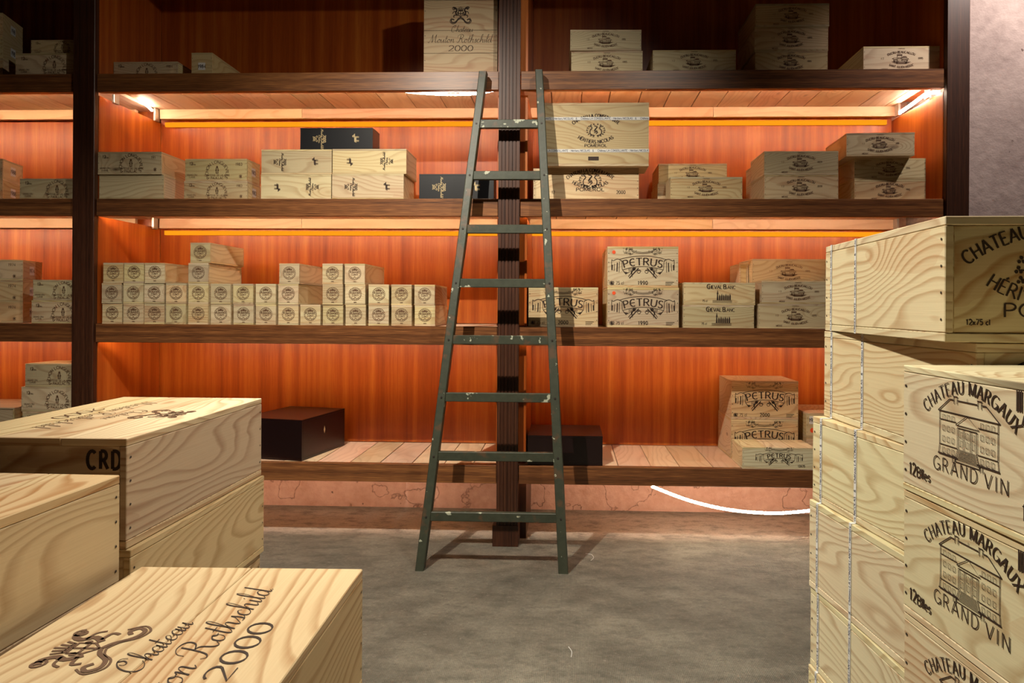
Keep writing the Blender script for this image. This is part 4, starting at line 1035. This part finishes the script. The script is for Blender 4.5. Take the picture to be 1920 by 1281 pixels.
# right-hand ribboned stack
W33, L50 = .33, .50
tops = [(1.264, 1548, 1110, 458, 'topmost'), (1.082, 1545.5, 990, 617, 'second from top'), (.8986, 1524, 900, 778, 'third from top'), (.7195, 1517.5, 920, 935, 'fourth from top'), (.5313, 1519.5, 950, 1100, 'fifth from top'), (.3636, 1515.5, 955, 1247, 'sixth from top')]
DR = 1.475
allt = tops+[(.1818, 1518, 960, 1400, 'bottom')]
for i, (zt, px, vp, py, nm) in enumerate(allt):
    zn = allt[i+1][0] if i < len(allt)-1 else 0.0
    p = atDepth(px, py, DR); h = zt-zn
    r = big('pale pine wine crate tied with printed ribbons, %s in the right foreground stack' % nm, (p.x, p.y), heading(vp), W33, L50, zt, h, 'l', lid=1 if i else 3)
    hh = h-.0012
    for frac, ph in ((.075+.0, .02+.03*i), (.345, .05+.045*i)):
        strap(r, W33, L50, hh, L50/2-frac*L50*.98, ph)
    if i < 2:
        print_on(r, 'cons_front', lambda: mk_cons(), 'front', W33, L50, hh, mat='ink', off=-.0022)
        k = Ink(); k.text('12x75 cl', -.134, -.0655, .0085, .2, align='l', track=.1, fit=.033)
        stick(k.mesh('printed_mark', M['ink']), 'printed_mark', r, 'front', W33, L50, hh, off=-.0022)
# right-hand mansion crates
DM = .952
mt = [(1.0525, 1694, 964, 679, 'topmost'), (.879, 1694.5, 955, 912, 'second from top'), (.709, 1695, 955, 1140, 'third from top'), (.532, 1695, 955, 1300, 'fourth from top'), (.355, 1696, 955, 1500, 'fifth from top'), (.178, 1696, 955, 1700, 'bottom')]
def crate_m(label, p, vp, zt, h):
    d = Vector(heading(vp)); rz = math.atan2(d.x, -d.y)
    fx = Vector((COS(rz), SIN(rz), 0)); fy = Vector((-SIN(rz), COS(rz), 0)); c = Vector((p.x, p.y, 0))-fy*.135+fx*.25
    return crate(label, c.x, c.y, zt-h+.0004, .5, .27, h-.0012, rz, style='side', mat='pine_new', bev=.0010, t=.009)
for i, (zt, px, vp, py, nm) in enumerate(mt):
    zn = mt[i+1][0] if i < 5 else 0.0
    p = atDepth(px, py, DM); h = zt-zn
    r = crate_m('pale pine crate with a printed mansion, %s in the nearest right-hand stack' % nm, p, vp, zt, h)
    if i < 3:
        print_on(r, ('mx', i), lambda: mk_margaux('1996'), 'left', .5, .27, h-.0012, mat='ink', uv=(0, -.001))

# left-hand stacks
def left_stack(far, near, zt, wid, n, hs, labels, mat='pine_left', style='side', lid=3):
    f_ = atZ(*far, zt); n_ = atZ(*near, zt); dv = (n_-f_); out = []
    z = zt
    for i in range(n):
        sh = random.Random(i+n).uniform(-.004, .004) if i else 0
        r = big(labels[i], (f_.x+sh+(.004 if i == 1 else 0), f_.y+sh*.5), dv, wid, L50, z, hs[i], 'r', style=style, mat=mat, lid=lid if i == 0 else 1)
        out.append(r); z -= hs[i]
    return out
A = left_stack((491, 746), (243, 820), .910, .335, 5, [.1835, .182, .182, .182, .1805], ['large pine crate with dark stencilled letters and script lid, top of the left rear stack', 'large pine crate directly under the stencilled one in the left rear stack', 'pine crate third from top in the left rear stack', 'pine crate fourth from top in the left rear stack', 'bottom pine crate of the left rear stack'])
B_ = left_stack((225.5, 889.5), (0, 971.5), .872, .335, 5, [.1755, .1745, .174, .174, .174], ['dim unprinted pine crate at the left frame edge, top of its stack', 'pine crate second from top in the stack at the left frame edge', 'pine crate third from top in the stack at the left frame edge', 'pine crate fourth from top in the stack at the left frame edge', 'bottom pine crate of the stack at the left frame edge'])
C_ = left_stack((680.6, 1065.6), (525, 1280.5), .728, .342, 4, [.182]*4, ['nearest pine crate with large script lettering and 2000 on its lid', 'pine crate just under the nearest script-lidded crate', 'pine crate third from top under the nearest script-lidded crate', 'bottom pine crate under the nearest script-lidded crate'], lid=2)
print_on(C_[0], 'mlidC', lambda: mk_mouton_lid(crest=False), 'top', .342, L50, .182-.0012, mat='ink', spin=PI/2, uv=(0, 0), off=.0004)
print_on(C_[0], 'mlidCc', lambda: mk_mouton_lid(crest='only'), 'top', .342, L50, .182-.0012, mat='ink_soft', name='printed_crest', spin=PI/2, uv=(0, 0), off=.0004)
print_on(A[0], 'mlidA', lambda: mk_mouton_lid(.97), 'top', .335, L50, .1835-.0012, mat='ink_soft', spin=-PI/2, uv=(0, 0), off=.0004)
k = Ink(); k.text('CRD', 0, 0, .034, .19, track=.24, wx=.66, fit=.056)
stick(k.mesh('stencilled_letters', M['ink']), 'stencilled_letters', A[0], 'front', .335, L50, .182, off=-.0022, uv=(.127, .040), label='dark stencilled letters')

# small debris: two straws on the floor
for pts, nm in (([(1108, 1051), (1113, 1046), (1109, 1040), (1098, 1038)], 'curled pale straw lying on the floor right of the ladder foot'), ([(1066, 1213), (1072, 1222), (1071, 1232)], 'short pale straw on the floor in the foreground')):
    tube('straw', [atZ(x, y, .002) for x, y in pts], .0011, 'white', nm, 'straw')
